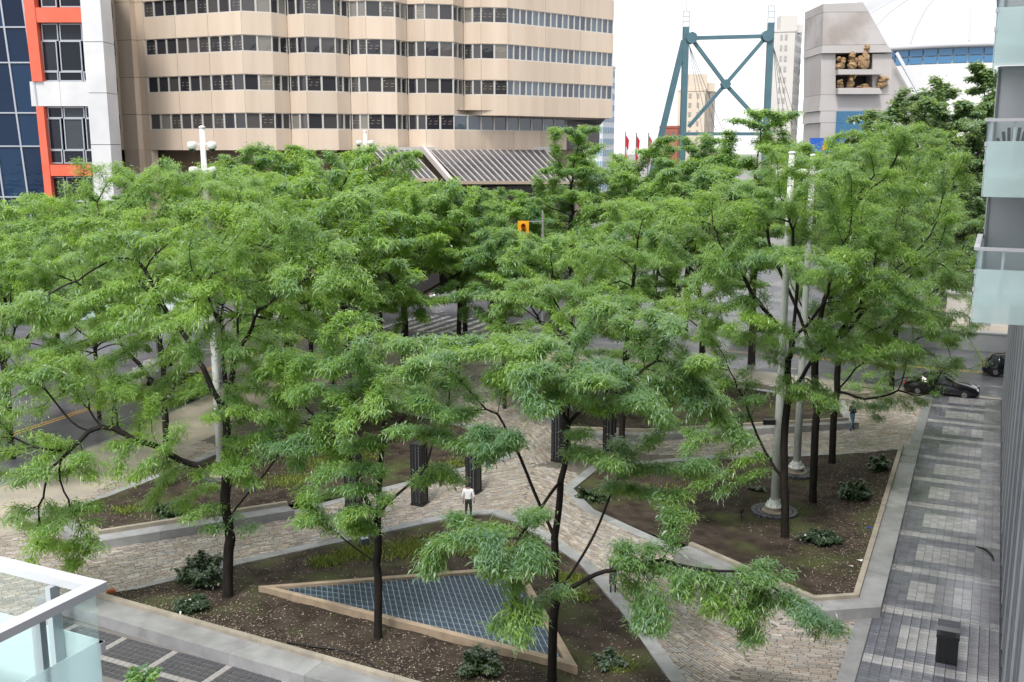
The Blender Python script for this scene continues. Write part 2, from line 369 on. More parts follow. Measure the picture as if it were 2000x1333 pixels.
def seen(x, y):
    zc = y * math.cos(PITCH) + H * math.sin(PITCH); px = 1000 + 2000 * x / zc
    py = 666.5 - 2000 * (y * math.sin(PITCH) - H * math.cos(PITCH)) / zc
    return 200 < px < 1960 and py < 1330
pieces.sort(key=lambda q: (not seen(q[0], q[1]), q[1]))
joint = MB(); 
pave = holed('stone_path', WALK_IN, [list(reversed(q)) for q in (HA, HB, HC, HE)], -.014, M_bed); tag(pave, None, None, kind='structure')
variants = [sett_mesh(c) for c in SETT_COLS]
for k, q in enumerate(pieces[:300]):
    link('sett', variants[SETT_COLS.index(q[6])], pave, (q[0], q[1], q[5]), q[2], (q[3], q[4], .03))
fld = MB()
for q in pieces[300:]:
    ca, sa = math.cos(q[2]), math.sin(q[2]); hx, hy = q[3] / 2, q[4] / 2; vs = []
    for s_, z in ((1, -.03), (.94, 0)):
        for x, y in ((-hx, -hy), (hx, -hy), (hx, hy), (-hx, hy)): vs.append((q[0] + (x * ca - y * sa) * s_, q[1] + (x * sa + y * ca) * s_, q[5] + z))
    f_ = random.uniform(.85, 1.15)
    fld.add(vs, [(4, 5, 6, 7), (0, 1, 5, 4), (1, 2, 6, 5), (2, 3, 7, 6), (3, 0, 4, 7)], tuple(c * f_ * 1.08 for c in q[6]))
tag(fld.build('sett_field', M_sett, pave), None, None, kind='stuff')

# ---- granite-paver promenade along the right-hand building
M_pav = mat('concrete_paver', (.85, .85, .86), .4, .8, c2=(1.12, 1.12, 1.12), scale=1.1, detail=7, attr='pc', rough2=.09, rscale=.22, bump=.12, bscale=30)
prom = MB().add([ST(-22, -4.0, -.008), ST(-22, .2, -.008), ST(39.3, .2, -.008), ST(39.3, -4.0, -.008)], [(0, 1, 2, 3)]).build('promenade', mat('paver_joint', (.055, .055, .065), .5)); tag(prom, None, None, kind='structure')
DK, MD, LT = (.125, .128, .158), (.205, .198, .222), (.32, .315, .325)
def paver_col(s, t):
    u = s + .35; ph = u % 4.0; bay = int(u // 4.0)
    if ph < .6: return LT
    if t > -.85: return MD
    if 1.3 < ph < 3.1 and -3.1 < t < -.85:
        return LT if not (bay % 3 == 1 and -2.3 < t < -1.6) else MD
    return DK
pv = []
ps = .2
for i in range(int(45 / ps)):
    for j in range(13):
        s_ = -6.0 + i * ps + ps / 2; t_ = -3.98 + j * .305 + .15
        if s_ > 39.2: continue
        pv.append((s_, t_, paver_col(s_, t_)))
pv.sort(key=lambda q: q[0])
pvm = {}
for c in (DK, MD, LT):
    for k in range(3):
        f_ = (.86, 1, 1.14)[k]; b = MB(); t = .475
        b.add([(-.5, -.5, -1), (.5, -.5, -1), (.5, .5, -1), (-.5, .5, -1), (-t, -t, 0), (t, -t, 0), (t, t, 0), (-t, t, 0)], [(4, 5, 6, 7), (0, 1, 5, 4), (1, 2, 6, 5), (2, 3, 7, 6), (3, 0, 4, 7)], tuple(x * f_ for x in c))
        pvm[(c, k)] = b.mesh('paver', M_pav)
first = [q for q in pv if q[0] > -.8][:300]; fs_ = set((q[0], q[1]) for q in first)
for s_, t_, c in first:
    p = ST(s_, t_, random.gauss(.004, .0012)); link('paver', pvm[(c, random.randrange(3))], prom, p, SANG, (ps - .012, .305 - .012, .02))
pf = MB()
for s_, t_, c in pv:
    if (s_, t_) in fs_: continue
    z = random.gauss(.004, .0012); f_ = random.choice((.86, 1, 1.14)); hs_, ht = (ps - .012) / 2, .1465
    vs = [ST(s_ - hs_, t_ - ht, z), ST(s_ - hs_, t_ + ht, z), ST(s_ + hs_, t_ + ht, z), ST(s_ + hs_, t_ - ht, z)]
    vs += [Vector((q.x, q.y, z - .01)) for q in vs]
    pf.add(vs, [(0, 1, 2, 3), (4, 5, 1, 0), (5, 6, 2, 1), (6, 7, 3, 2), (7, 4, 0, 3)], tuple(x * f_ for x in c))
tag(pf.build('paver_field', M_pav, prom), None, None, kind='stuff')
M_edge = mat('edging_granite', (.26, .26, .27), .35, c2=(.20, .20, .21), scale=2)
for s0, s1 in ((-8.0, 3.1), (26.2, 39.0)):
    k = s0
    while k < s1: MB().prism([ST(k + .006, -4.52), ST(k + 1.0, -4.52), ST(k + 1.0, -4.01), ST(k + .006, -4.01)], -.012, .012).build('edging_stone', M_edge, prom); k += 1.0

# ---- dark cobbles with pale strips at the bottom left, in front of the granite bench
M_cob = mat('dark_cobble', (.045, .045, .055), .3, .5, c2=(.085, .085, .095), scale=3, bump=.3, bscale=20)
cpl = [ST(*q) for q in ((-9.0, -31), (-9.0, -12.5), (-16, -12.5), (-16, -31))]
cob = MB().add([Vector((q.x, q.y, -.009)) for q in cpl], [(3, 2, 1, 0)]).build('cobble_paving', mat('cobble_joint', (.16, .15, .145), .6)); tag(cob, None, None, kind='structure')
cm = MB(); t = .44
cm.add([(-.5, -.5, -1), (.5, -.5, -1), (.5, .5, -1), (-.5, .5, -1), (-t, -t, 0), (t, -t, 0), (t, t, 0), (-t, t, 0)], [(4, 5, 6, 7), (0, 1, 5, 4), (1, 2, 6, 5), (2, 3, 7, 6), (3, 0, 4, 7)])
cme = cm.mesh('cobble', M_cob); sm = cm.mesh('strip_stone', mat('pale_strip_stone', (.33, .32, .31), .5, c2=(.26, .25, .25), scale=4))
nn_ = 0
for i in range(24):
    for j in range(60):
        s_, t_ = -9.3 - i * .24, -29.5 + j * .245; p = ST(s_, t_, 0)
        if not (-15.5 < p.x < -5.0 and p.y > 27.2): continue
        if any(inside((p.x, p.y), b) for b in BLOCKERS): continue
        if i % 7 in (5,) or j % 9 == 4:
            link('strip_stone', sm, cob, (p.x, p.y, .002), SANG, (.235, .24, .03)); continue
        if nn_ < 300: link('cobble', cme, cob, (p.x, p.y, random.gauss(.006, .003)), SANG + random.gauss(0, .04), (.225, .23, .03)); nn_ += 1

# ================================================================= PLANTED BEDS
M_soil = mat('damp_soil', (.026, .019, .014), .9, .25, c2=(.062, .046, .037), scale=1.6, detail=8, bump=.9, bscale=9)
def moss_soil():
    m = M_soil.copy(); m.name = 'mossy_soil'; n = m.node_tree.nodes; l = m.node_tree.links.new; b = n['Principled BSDF']
    src = b.inputs['Base Color'].links[0].from_socket
    t = n.new('ShaderNodeTexCoord'); z = n.new('ShaderNodeTexNoise'); z.inputs['Scale'].default_value = .42; z.inputs['Detail'].default_value = 6; l(t.outputs['Object'], z.inputs['Vector'])
    r = n.new('ShaderNodeMapRange'); r.inputs[1].default_value = .5; r.inputs[2].default_value = .66; r.inputs[3].default_value = 0; r.inputs[4].default_value = .75; l(z.outputs['Fac'], r.inputs[0])
    q = n.new('ShaderNodeMix'); q.data_type = 'RGBA'; l(r.outputs[0], q.inputs['Factor']); l(src, q.inputs[6]); q.inputs[7].default_value = (.06, .075, .022, 1); l(q.outputs[2], b.inputs['Base Color'])
    return m
M_moss = moss_soil()
M_rim = mat('concrete_rim', (.36, .32, .26), .7, c2=(.27, .24, .20), scale=2.2, bump=.2, objrand=.15)
M_gran = mat('grey_granite', (.33, .335, .345), .25, .5, c2=(.24, .24, .245), scale=1.3, detail=8, rough2=.5, rscale=.6, bump=.06, bscale=80, objrand=.22)
def soil_z(p, pl, ed):
    d = min(segd(p, pl[i], pl[j]) for i, j in ed); return -.055 + .36 * math.exp(-d / 2.6)
def bed(key, label, hi):
    pl, ed, wd = SEATS[key]; cx = sum(q[0] for q in pl) / len(pl); cy = sum(q[1] for q in pl) / len(pl)
    root = thing('planter_bed', label, 'planter', (cx, cy, -.15), group='planted beds of the plaza')
    pts = [Vector(q) for q in pl]; n0 = len(pts); xs = [q[0] for q in pl]; ys = [q[1] for q in pl]
    # densify
    st_ = .45; x = min(xs)
    bd = []
    for i in range(n0):
        a, b = pts[i], pts[(i + 1) % n0]; k = max(1, int((b - a).length / st_)); bd += [a.lerp(b, q / k) for q in range(k)]
    nb = len(bd); al = list(bd); pin = offset_poly(pl, -.25)
    while x < max(xs):
        y = min(ys)
        while y < max(ys):
            q = (x + random.uniform(-.15, .15), y + random.uniform(-.15, .15))
            if inside(q, pin): al.append(Vector(q))
            y += st_
        x += st_
    res = delaunay_2d_cdt(al, [(i, (i + 1) % nb) for i in range(nb)], [], 1, 1e-5)
    s = MB(); vs = []
    for q in res[0]:
        vs.append((q.x, q.y, soil_z(q, pl, ed) + .035 * math.sin(q.x * 2.3) * math.cos(q.y * 1.9) + random.uniform(-.025, .025)))
    fs = []
    for f in res[2]:
        a, b, c = (Vector(vs[i]) for i in f[:3]); fs.append(tuple(f) if (b - a).cross(c - a).z > 0 else tuple(reversed(f)))
    s.add(vs, fs); s.build('soil', M_moss, root, True)
    rim = offset_poly(pl, .2); big = offset_poly(pl, wd); flush = offset_poly(pl, .5); n = len(pl)
    for i in range(n):
        j = (i + 1) % n; a, b = Vector(pl[i]), Vector(pl[j]); ln = (b - a).length
        high = (i, j) in ed
        # concrete rim (high side) or flush granite strip (path side)
        k = max(1, round(ln / (2.6 if high else 1.6)))
        for q in range(k):
            f0, f1 = q / k, (q + 1) / k
            g0 = .004 / ln
            def quad(inner, outer, z0, z1, nm, m):
                A_, B_, C_, D_ = (Vector(v) for v in (inner[i], inner[j], outer[j], outer[i]))
                p = [A_.lerp(B_, f0 + g0), A_.lerp(B_, f1 - g0), D_.lerp(C_, f1 - g0), D_.lerp(C_, f0 + g0)]
                MB().prism(p, z0, z1).build(nm, m, root)
            if high:
                quad(pl, rim, -.15, .52, 'rim_stone', M_rim); quad(offset_poly(pl, .205), big, -.15, hi, 'bench_stone', M_gran)
            else:
                quad(pl, flush if wd > 0 else rim, -.4, .018 + .003 * (q % 2), 'edging_stone', M_gran)
    return root
bedA = bed('A', 'front planter bed holding the triangular grate, long granite bench on its near side', .40)
bedB = bed('B', 'left planter bed with a pointed granite corner next to the road sidewalk', .36)
bedC = bed('C', 'right planter bed with white pole bases, bordered by a pale granite ledge along the pavers', .40)
bedE = bed('E', 'far planter bed of bare brown soil behind the walking man', .36)

def ground_z(x, y):
    for k, (pl, ed, wd) in SEATS.items():
        if inside((x, y), pl): return soil_z((x, y), pl, ed)
    return 0.0

# bark chips and pale debris on the soil (uncountable)
M_chip = mat('bark_chip', (.9, .9, .9), .8, .3, attr='pc')
chips = MB(); CH = [(.20, .165, .13), (.32, .28, .24), (.10, .075, .055), (.055, .04, .03), (.26, .20, .15)]
def scatter_chips(pl, ed, n, focus):
    xs = [q[0] for q in pl]; ys = [q[1] for q in pl]; k = 0; tries = 0
    while k < n and tries < n * 12:
        tries += 1
        p = (random.uniform(min(xs), max(xs)), random.uniform(min(ys), max(ys)))
        if not inside(p, pl): continue
        d = min(segd(p, pl[i], pl[j]) for i, j in ed)
        if random.random() > math.exp(-d / focus) + .06: continue
        z = soil_z(p, pl, ed) + .035 * math.sin(p[0] * 2.3) * math.cos(p[1] * 1.9) + .022; a = random.random() * 6.28; l_ = random.uniform(.02, .055); w_ = l_ * random.uniform(.25, .6)
        dx, dy = math.cos(a) * l_, math.sin(a) * l_; ex, ey = -math.sin(a) * w_, math.cos(a) * w_; tz = random.uniform(-.02, .02)
        chips.add([(p[0] - dx, p[1] - dy, z - tz), (p[0] + ex, p[1] + ey, z + .004), (p[0] + dx, p[1] + dy, z + tz), (p[0] - ex, p[1] - ey, z + .004)], [(3, 2, 1, 0)], random.choice(CH)); k += 1
scatter_chips(BED_A, [(8, 0)], 9000, 2.6); scatter_chips(BED_C, [(2, 3), (3, 4)], 6000, 2.2); scatter_chips(BED_B, [(0, 1), (1, 2)], 2500, 2.5); scatter_chips(BED_E, [(1, 2)], 1500, 4)
tag(chips.build('bark_chips', M_chip, loc=(0, 30, 0)), 'pale bark chips strewn over the planter soil', 'mulch', kind='stuff')
# low grass tufts
M_grass = mat('young_grass', (.9, .9, .9), .6, .3, attr='pc')
grs = MB()
def tuft(x, y, n, r, hgt):
    for _ in range(n):
        px, py = x + random.gauss(0, r), y + random.gauss(0, r * .8)
        if not any(inside((px, py), q) for q in (BED_A, BED_B, BED_C, BED_E)): continue
        z = ground_z(px, py) - .01; a = random.random() * 6.28; h_ = hgt * random.uniform(.4, 1.1); w_ = .024
        dx, dy = math.cos(a) * w_, math.sin(a) * w_; lx, ly = random.gauss(0, .5) * h_, random.gauss(0, .5) * h_
        grs.add([(px - dx, py - dy, z), (px + dx, py + dy, z), (px + lx, py + ly, z + h_)], [(0, 1, 2)], random.choice([(.17, .22, .03), (.12, .18, .03), (.24, .26, .05), (.09, .14, .03)]))
for (px, py, n, r) in [(700, 1082, 1500, .55), (640, 1095, 700, .4), (800, 1070, 2000, .7), (880, 1060, 1500, .7), (960, 1075, 1500, .6), (1040, 1085, 1400, .5), (1110, 1130, 500, .35), (1135, 1165, 350, .3), (1090, 1290, 250, .2),
                       (560, 940, 1200, .8), (620, 905, 900, .8), (250, 1000, 500, .4), (690, 890, 700, .7), (880, 905, 500, .6), (1300, 960, 350, .9), (1380, 935, 350, .8), (1190, 1290, 400, .3), (1215, 1305, 300, .25)]:
    q = G(px, py); tuft(q.x, q.y, int(n * 1.5), r * .9, .15)
tag(grs.build('grass', M_grass, loc=(0, 35, 0)), 'patchy yellow green grass growing in the planter beds', 'grass', kind='stuff')
# ================================================================= TRIANGULAR GRATE
def grate():
    z = .16
    tri = [G(505, 1150, .2), G(1015, 1110, .2), G(1128, 1308, .2)]
    tri = [(q.x, q.y) for q in tri]; inn = offset_poly(tri, -.27); inn2 = offset_poly(tri, -.285)
    root = thing('ventilation_grate', 'triangular steel ventilation grate with tan concrete frame in the front bed', 'grate', (tri[1][0], tri[1][1], -.15))
    M_f = mat('tan_concrete', (.36, .28, .20), .65, c2=(.27, .21, .15), scale=2.5, bump=.2)
    for i in range(3):
        j = (i + 1) % 3; MB().prism([tri[i], tri[j], inn[j], inn[i]], -.35, .30).build('frame_kerb', M_f, root)
    MB().prism(inn2, -.3, .10).build('shaft_floor', mat('dark_shaft', (.035, .055, .085), .5, c2=(.05, .075, .11), scale=2), root)
    Mb = mat('galvanised_bar', (.30, .36, .42), .4, .5, .6); Mp = mat('grate_infill', (.05, .085, .125), .35, .5, .3, c2=(.075, .115, .16), scale=3)
    # bars run roughly away from the camera, cross bars along the long edge
    u = (Vector(tri[0]) - Vector(tri[2])).normalized(); v = Vector((-u.y, u.x))
    if v.y < 0: v = -v
    v = Vector((-.2, .98)); u = Vector((-.96, .27))
    o = Vector(inn2[2]) + Vector((.4, .0))
    def clip(p, d):
        ts = []
        for i in range(3):
            a, b = Vector(inn2[i]), Vector(inn2[(i + 1) % 3]); e = b - a; den = d.x * e.y - d.y * e.x
            if abs(den) < 1e-6: continue
            t = ((a.x - p.x) * e.y - (a.y - p.y) * e.x) / den; s = ((a.x - p.x) * d.y - (a.y - p.y) * d.x) / den
            if -1e-6 <= s <= 1 + 1e-6: ts.append(t)
        return (min(ts), max(ts)) if len(ts) >= 2 else None
    k = -20
    while k < 80:
        p = o + u * (k * .22 + .1); c = clip(p, v); k += 1
        if not c or c[1] - c[0] < .12: continue
        a, b = p + v * (c[0] + .01), p + v * (c[1] - .01)
        MB().bar((a.x, a.y, .185), (b.x, b.y, .185), .024, .10).build('grate_bar', Mb, root)
        # thin slats sunk between the bars
        for f in (.045, .09, .135, .18):
            p2 = p + u * f; c2 = clip(p2, v)
            if c2 and c2[1] - c2[0] > .1:
                a, b = p2 + v * (c2[0] + .01), p2 + v * (c2[1] - .01); MB().bar((a.x, a.y, .165), (b.x, b.y, .155), .022, .1).build('grate_slat', Mp, root)
    k = -6
    while k < 26:
        p = o + v * (k * .42 + .3); c = clip(p, u); k += 1
        if not c or c[1] - c[0] < .2: continue
        a, b = p + u * (c[0] + .01), p + u * (c[1] - .01); MB().bar((a.x, a.y, .178), (b.x, b.y, .19), .010, .08).build('cross_bar', Mb, root)
grate()

# ================================================================= TREES
M_bark = mat('wet_dark_bark', (.010, .008, .007), .75, .3, c2=(.024, .019, .016), scale=6, bump=.6, bscale=14, stretch=(1, 1, .25))
M_leafA = leaf_mat('honey_locust_leaf', (.088, .188, .128), (.225, .37, .052), (.50, .76, .07))  # leaf greens; the bluish end also paints in the silvery sheen
M_leafB = leaf_mat('maple_leaf', (.08, .155, .11), (.17, .27, .12), (.38, .54, .12), .45, .38)
M_leafC = leaf_mat('shrub_leaf', (.015, .04, .014), (.05, .10, .025), (.08, .15, .025), .4, .2)

def grow(skel, att, step=.36, kill=.62, infl=4.0, iters=140, sag=0.0):
    # skeleton branches first, then branches grow toward the free points of the crown (space colonisation)
    nodes = []; par = []
    for br, root in skel:
        prev = root
        for p in br:
            if prev is not None and prev >= 0:
                a = np.array(nodes[prev]); b = np.array(p); k = max(1, int(np.linalg.norm(b - a) / step))
                for q in range(1, k + 1): nodes.append(tuple(a + (b - a) * q / k)); par.append(prev); prev = len(nodes) - 1
            else: nodes.append(tuple(p)); par.append(-1); prev = len(nodes) - 1
    N = np.array(nodes); par = list(par); A = np.array(att)
    near = np.full(len(A), 0); nd = np.full(len(A), 1e9)
    def upd(i0):
        nonlocal near, nd
        D = np.linalg.norm(A[:, None, :] - N[None, i0:, :], axis=2); j = D.argmin(1); m = D[np.arange(len(A)), j]; b = m < nd
        near = np.where(b, j + i0, near); nd = np.where(b, m, nd)
    zmin = np.array([q[2] for q in nodes]).max() * 0
    upd(0)
    for it in range(iters):
        if len(A) == 0: break
        act = nd < (infl if it > 25 else 9)
        if not act.any(): break
        dirs = A[act] - N[near[act]]; dirs /= np.linalg.norm(dirs, axis=1)[:, None] + 1e-9
        acc = {}
        for i, d in zip(near[act], dirs): acc.setdefault(int(i), []).append(d)
        new = []; np_ = []
        for i, ds in acc.items():
            d = np.mean(ds, axis=0) + rng.normal(0, .16, 3)
            pr = par[i]
            if pr >= 0:
                e = N[i] - N[pr]; d = d + .5 * e / (np.linalg.norm(e) + 1e-9)
            d /= np.linalg.norm(d) + 1e-9; new.append(N[i] + d * step); np_.append(i)
        i0 = len(N); N = np.vstack([N, np.array(new)]); par += np_
        upd(i0); keep = nd > kill; A = A[keep]; near = near[keep]; nd = nd[keep]
    return N, np.array(par)

def tree_meshes(name, skel, att, r_base, n_frond, L=(.2, .36), W=.034, leafmat=None, droop=(.12, .8), seed=0, broad=False, step=.36, kill=.5, spread=.13):
    global rng
    rng = np.random.default_rng(seed + 100)
    N, par = grow(skel, att, step=step, kill=kill)
    n = len(N); kids = [[] for _ in range(n)]
    for i, p in enumerate(par):
        if p >= 0: kids[p].append(i)
    for _ in range(4):
        P2 = N.copy()
        for i in range(2, n):
            if par[i] >= 0 and kids[i]: P2[i] = .5 * N[i] + .25 * N[par[i]] + .25 * np.mean(N[kids[i]], axis=0)
        N = P2
    rad = np.zeros(n); E_ = 2.25
    for i in range(n - 1, -1, -1):
        if not kids[i]: rad[i] = .0105
        else: rad[i] = (sum(rad[k] ** E_ for k in kids[i])) ** (1 / E_) + .0004
    f = r_base / rad[0]
    # thick wood scales to the measured trunk, twigs stay thin
    rad = np.where(rad < .012, rad, .012 + (rad - .012) * (r_base - .012) / max(rad[0] - .012, 1e-3))
    z0 = N[0, 2]
    fl = np.clip(1 - (N[:, 2] - z0) / .5, 0, 1); rad = rad * (1 + .45 * fl ** 2 * (np.arange(n) < 4))
    b = MB()
    for i in range(n):
        p = par[i]
        if p < 0: continue
        sides = 8 if rad[i] > .06 else (5 if rad[i] > .02 else 3)
        ra = rad[p] if (len(kids[p]) and max(kids[p], key=lambda q: rad[q]) == i) else min(rad[p], rad[i] * 1.25)
        a_, b_ = Vector(N[p]), Vector(N[i]); e = (b_ - a_)
        b.tube([a_ - e * .04, b_], [ra, rad[i]], sides, cap=False)
    wood = b.mesh(name + '_wood', M_bark, True)
    # ---- leaves
    tips = np.where((rad < .028) & (np.arange(n) > 6))[0]
    wgt = np.where(np.array([len(kids[i]) for i in tips]) == 0, 1.6, 1.0)
    zt_ = N[tips, 2]; zl, zh = np.percentile(zt_, 3), np.percentile(zt_, 70); wgt = wgt * (.85 + .15 * np.clip((zt_ - zl) / (zh - zl + 1e-6), 0, 1)) * rng.uniform(.15, 1.85, len(tips)); wgt /= wgt.sum()
    pick = rng.choice(tips, n_frond, p=wgt)
    tw = N[pick] - N[par[pick]]; tw /= np.linalg.norm(tw, axis=1)[:, None] + 1e-9
    az = rng.uniform(0, 2 * np.pi, n_frond)
    d = np.stack([np.cos(az), np.sin(az), rng.normal(.1, .26, n_frond)], 1) + tw * np.array([.6, .6, .25])
    d /= np.linalg.norm(d, axis=1)[:, None]
    p0 = N[pick] + rng.normal(0, spread, (n_frond, 3)) * np.array([1.25, 1.25, .6]) + tw * rng.uniform(-.1, .25, n_frond)[:, None]
    Ls = rng.uniform(L[0], L[1], n_frond); dr = rng.uniform(droop[0], droop[1], n_frond) * Ls
    side = np.cross(d, np.array([0, 0, 1.0])) + rng.normal(0, .30, (n_frond, 3)); side -= d * (side * d).sum(1)[:, None]
    side /= np.linalg.norm(side, axis=1)[:, None] + 1e-9
    Ws = W * rng.uniform(.7, 1.3, n_frond)
    V = np.zeros((n_frond, 4, 3)); mid = p0 + d * (Ls * .5)[:, None]; mid[:, 2] -= dr * .25
    V[:, 0] = p0; V[:, 1] = mid - side * Ws[:, None]; V[:, 2] = p0 + d * Ls[:, None]; V[:, 2, 2] -= dr; V[:, 3] = mid + side * Ws[:, None]
    base = (np.arange(n_frond) * 4)[:, None, None]
    F = (base + np.array([[0, 1, 3], [1, 2, 3]])[None]).reshape(-1, 3)
    me = bpy.data.meshes.new(name + '_crown'); V = V.reshape(-1, 3)
    me.vertices.add(len(V)); me.vertices.foreach_set('co', V.ravel().astype(np.float32))
    me.loops.add(len(F) * 3); me.loops.foreach_set('vertex_index', F.ravel().astype(np.int32))
    me.polygons.add(len(F)); me.polygons.foreach_set('loop_start', np.arange(0, len(F) * 3, 3, dtype=np.int32)); me.polygons.foreach_set('loop_total', np.full(len(F), 3, dtype=np.int32))
    me.update(calc_edges=True); me.validate()
    cl_ = np.sin(p0[:, 0] * 1.1 + seed) * np.sin(p0[:, 1] * 1.3 + 2 * seed) * np.sin(p0[:, 2] * 1.5 + seed * .7)
    tint = np.clip(.42 + .55 * cl_ + np.sin(seed * 1.7) * .18 + rng.normal(0, .22, n_frond), 0, 1)
    at = me.attributes.new('tint', 'FLOAT', 'POINT'); at.data.foreach_set('value', np.repeat(tint, 4).astype(np.float32))
    me.materials.append(leafmat or M_leafA)
    return wood, me

def blob_points(c, r, n, rg, hollow=.35):
    v = rg.normal(0, 1, (n, 3)); v /= np.linalg.norm(v, axis=1)[:, None]; q = rg.uniform(hollow ** 3, 1, n) ** (1 / 3)
    return np.array(c) + v * q[:, None] * np.array(r)

def gaps(a, seed, rg, thr=-.12):
    f = np.sin(a[:, 0] * 2.0 + seed) * np.sin(a[:, 1] * 1.9 + seed * 2) + .75 * np.sin(a[:, 2] * 2.5 + a[:, 0] * .6 + a[:, 1] * .4 + seed * 3)
    return a[f + rg.normal(0, .25, len(a)) > thr]
def photo_tree(label, base, limbs, blobs, r_base, nf, seed, group='honey locust trees of the plaza', dens=1.0, L=(.12, .27), W=.019, name='honey_locust_tree'):
    # base: foot of the trunk; limbs: trunk line + limbs measured at the trunk's distance; blobs: foliage masses (px, py, rx, ry, depth offset)
    b = G(*base); b = G(*base, ground_z(b.x, b.y)); Y = b.y; rg = np.random.default_rng(seed)
    zc = Y * math.cos(PITCH) + 6 * math.sin(PITCH); ppm = 2000 / zc
    def loc(px, py, dy=0): q = P(px, py, Y + dy); return (q.x - b.x, q.y - b.y, q.z - b.z)
    skel = []; ends = []
    tot = 0
    main = [(0, 0, -.25), (0, 0, .05)] + [loc(*q) for q in limbs[0]]
    # index bookkeeping: node counts after subdivision
    nodes_pts = []
    def sub(pts, start):
        c = start; idx = {}
        return c
    skel.append((main, None))
    # count nodes of the main stem the way grow() does
    step = .36
    cnt = 1; seg_idx = [0]
    for k in range(1, len(main)):
        a, q = np.array(main[k - 1]), np.array(main[k]); m = max(1, int(np.linalg.norm(q - a) / step)); cnt += m; seg_idx.append(cnt - 1)
    for at_i, pts in limbs[1:]:
        pp = [loc(*q) for q in pts]; root = seg_idx[at_i + 2]; skel.append((pp, root))
        prev = np.array(main[at_i + 2])
        for q in pp:
            q = np.array(q); m = max(1, int(np.linalg.norm(q - prev) / step)); cnt += m; prev = q
    att = []
    for (px, py, rx, ry, dy) in blobs:
        c = loc(px, py, dy); rxm, rym = rx * 1.12 / ppm, ry * 1.18 / ppm; rd = max(rxm * .75, min(rym, 2.5))
        n = int(dens * 20 * (rxm * rym * rd) ** .72) + 8
        att.append(blob_points(c, (rxm, rd, rym), n, rg))
    att = gaps(np.vstack(att), seed, rg)
    wood, crown = tree_meshes(name, skel, att, r_base, int(nf * 2.1), L, W, seed=seed)
    root = thing(name, label, 'tree', b, group=group); link('trunk', wood, root); link('crown', crown, root)
    return root
def multi(*l): return l

photo_tree('large honey locust at the left of the front bed with a low drooping limb', (445, 1165),
    [[(446, 1010), (441, 900), (437, 800), (455, 690), (466, 600), (460, 490)],
     (0, [(492, 955, .6), (540, 900, 1.5)]), (1, [(390, 915, -.5), (310, 872, -1.0), (190, 832, -1.6), (110, 900, -2)]),
     (2, [(398, 715, .3), (345, 625, .8), (290, 545, 1), (225, 440, 1)]), (3, [(505, 605, -.8), (600, 545, -1.5), (690, 515, -1.5)]), (3, [(400, 560, -2), (360, 500, -2.5)])],
    [(460, 450, 170, 60, 0), (270, 470, 150, 70, 1.5), (600, 520, 130, 55, -1), (170, 600, 130, 60, 0), (380, 600, 120, 50, -2.5), (120, 740, 120, 70, -1), (300, 740, 120, 60, 2), (560, 700, 110, 60, 1), (40, 900, 90, 80, -2), (90, 1020, 85, 70, -2), (160, 1090, 45, 40, -2.2), (220, 820, 90, 50, -1), (560, 830, 60, 50, 1.5), (330, 960, 70, 45, 1.0), (40, 660, 70, 60, -1), (380, 860, 60, 45, -2), (500, 780, 80, 50, -1), (240, 920, 60, 40, -1.5), (470, 900, 60, 45, -1.2), (500, 1010, 45, 35, .3), (400, 1010, 45, 35, -.8), (20, 800, 80, 60, -2), (620, 620, 80, 45, 0), (430, 560, 60, 45, -1.5), (415, 680, 55, 45, -1.8), (425, 800, 50, 40, -1.8), (120, 930, 80, 60, -2.2), (60, 1080, 60, 50, -2.3), (180, 960, 60, 50, -2)], .19, 66000, 1)
photo_tree('slender honey locust standing just left of the triangular grate with a low fork', (738, 1245),
    [[(740, 1100), (741, 1010), (748, 930), (752, 860), (748, 770)],
     (1, [(712, 955, .5), (695, 900, .8), (640, 830, 1)]), (1, [(775, 965, -.4), (820, 925, -.8), (850, 860, -1)]), (0, [(690, 1070, .6), (620, 1010, 1)]), (3, [(800, 800, .3), (840, 740, .5)])],
    [(730, 680, 120, 45, 0), (640, 740, 100, 50, .5), (830, 730, 95, 50, -.5), (750, 810, 110, 45, -1.6), (660, 850, 90, 45, 0), (815, 860, 70, 40, -1), (610, 980, 60, 45, .6), (690, 940, 60, 35, -.6), (600, 820, 70, 50, 1.5), (770, 730, 100, 50, 2), (560, 880, 60, 50, 1), (870, 800, 60, 45, 0), (700, 1010, 50, 40, -.8), (840, 920, 60, 40, -.8), (560, 740, 60, 50, 1.5)], .135, 34000, 2)
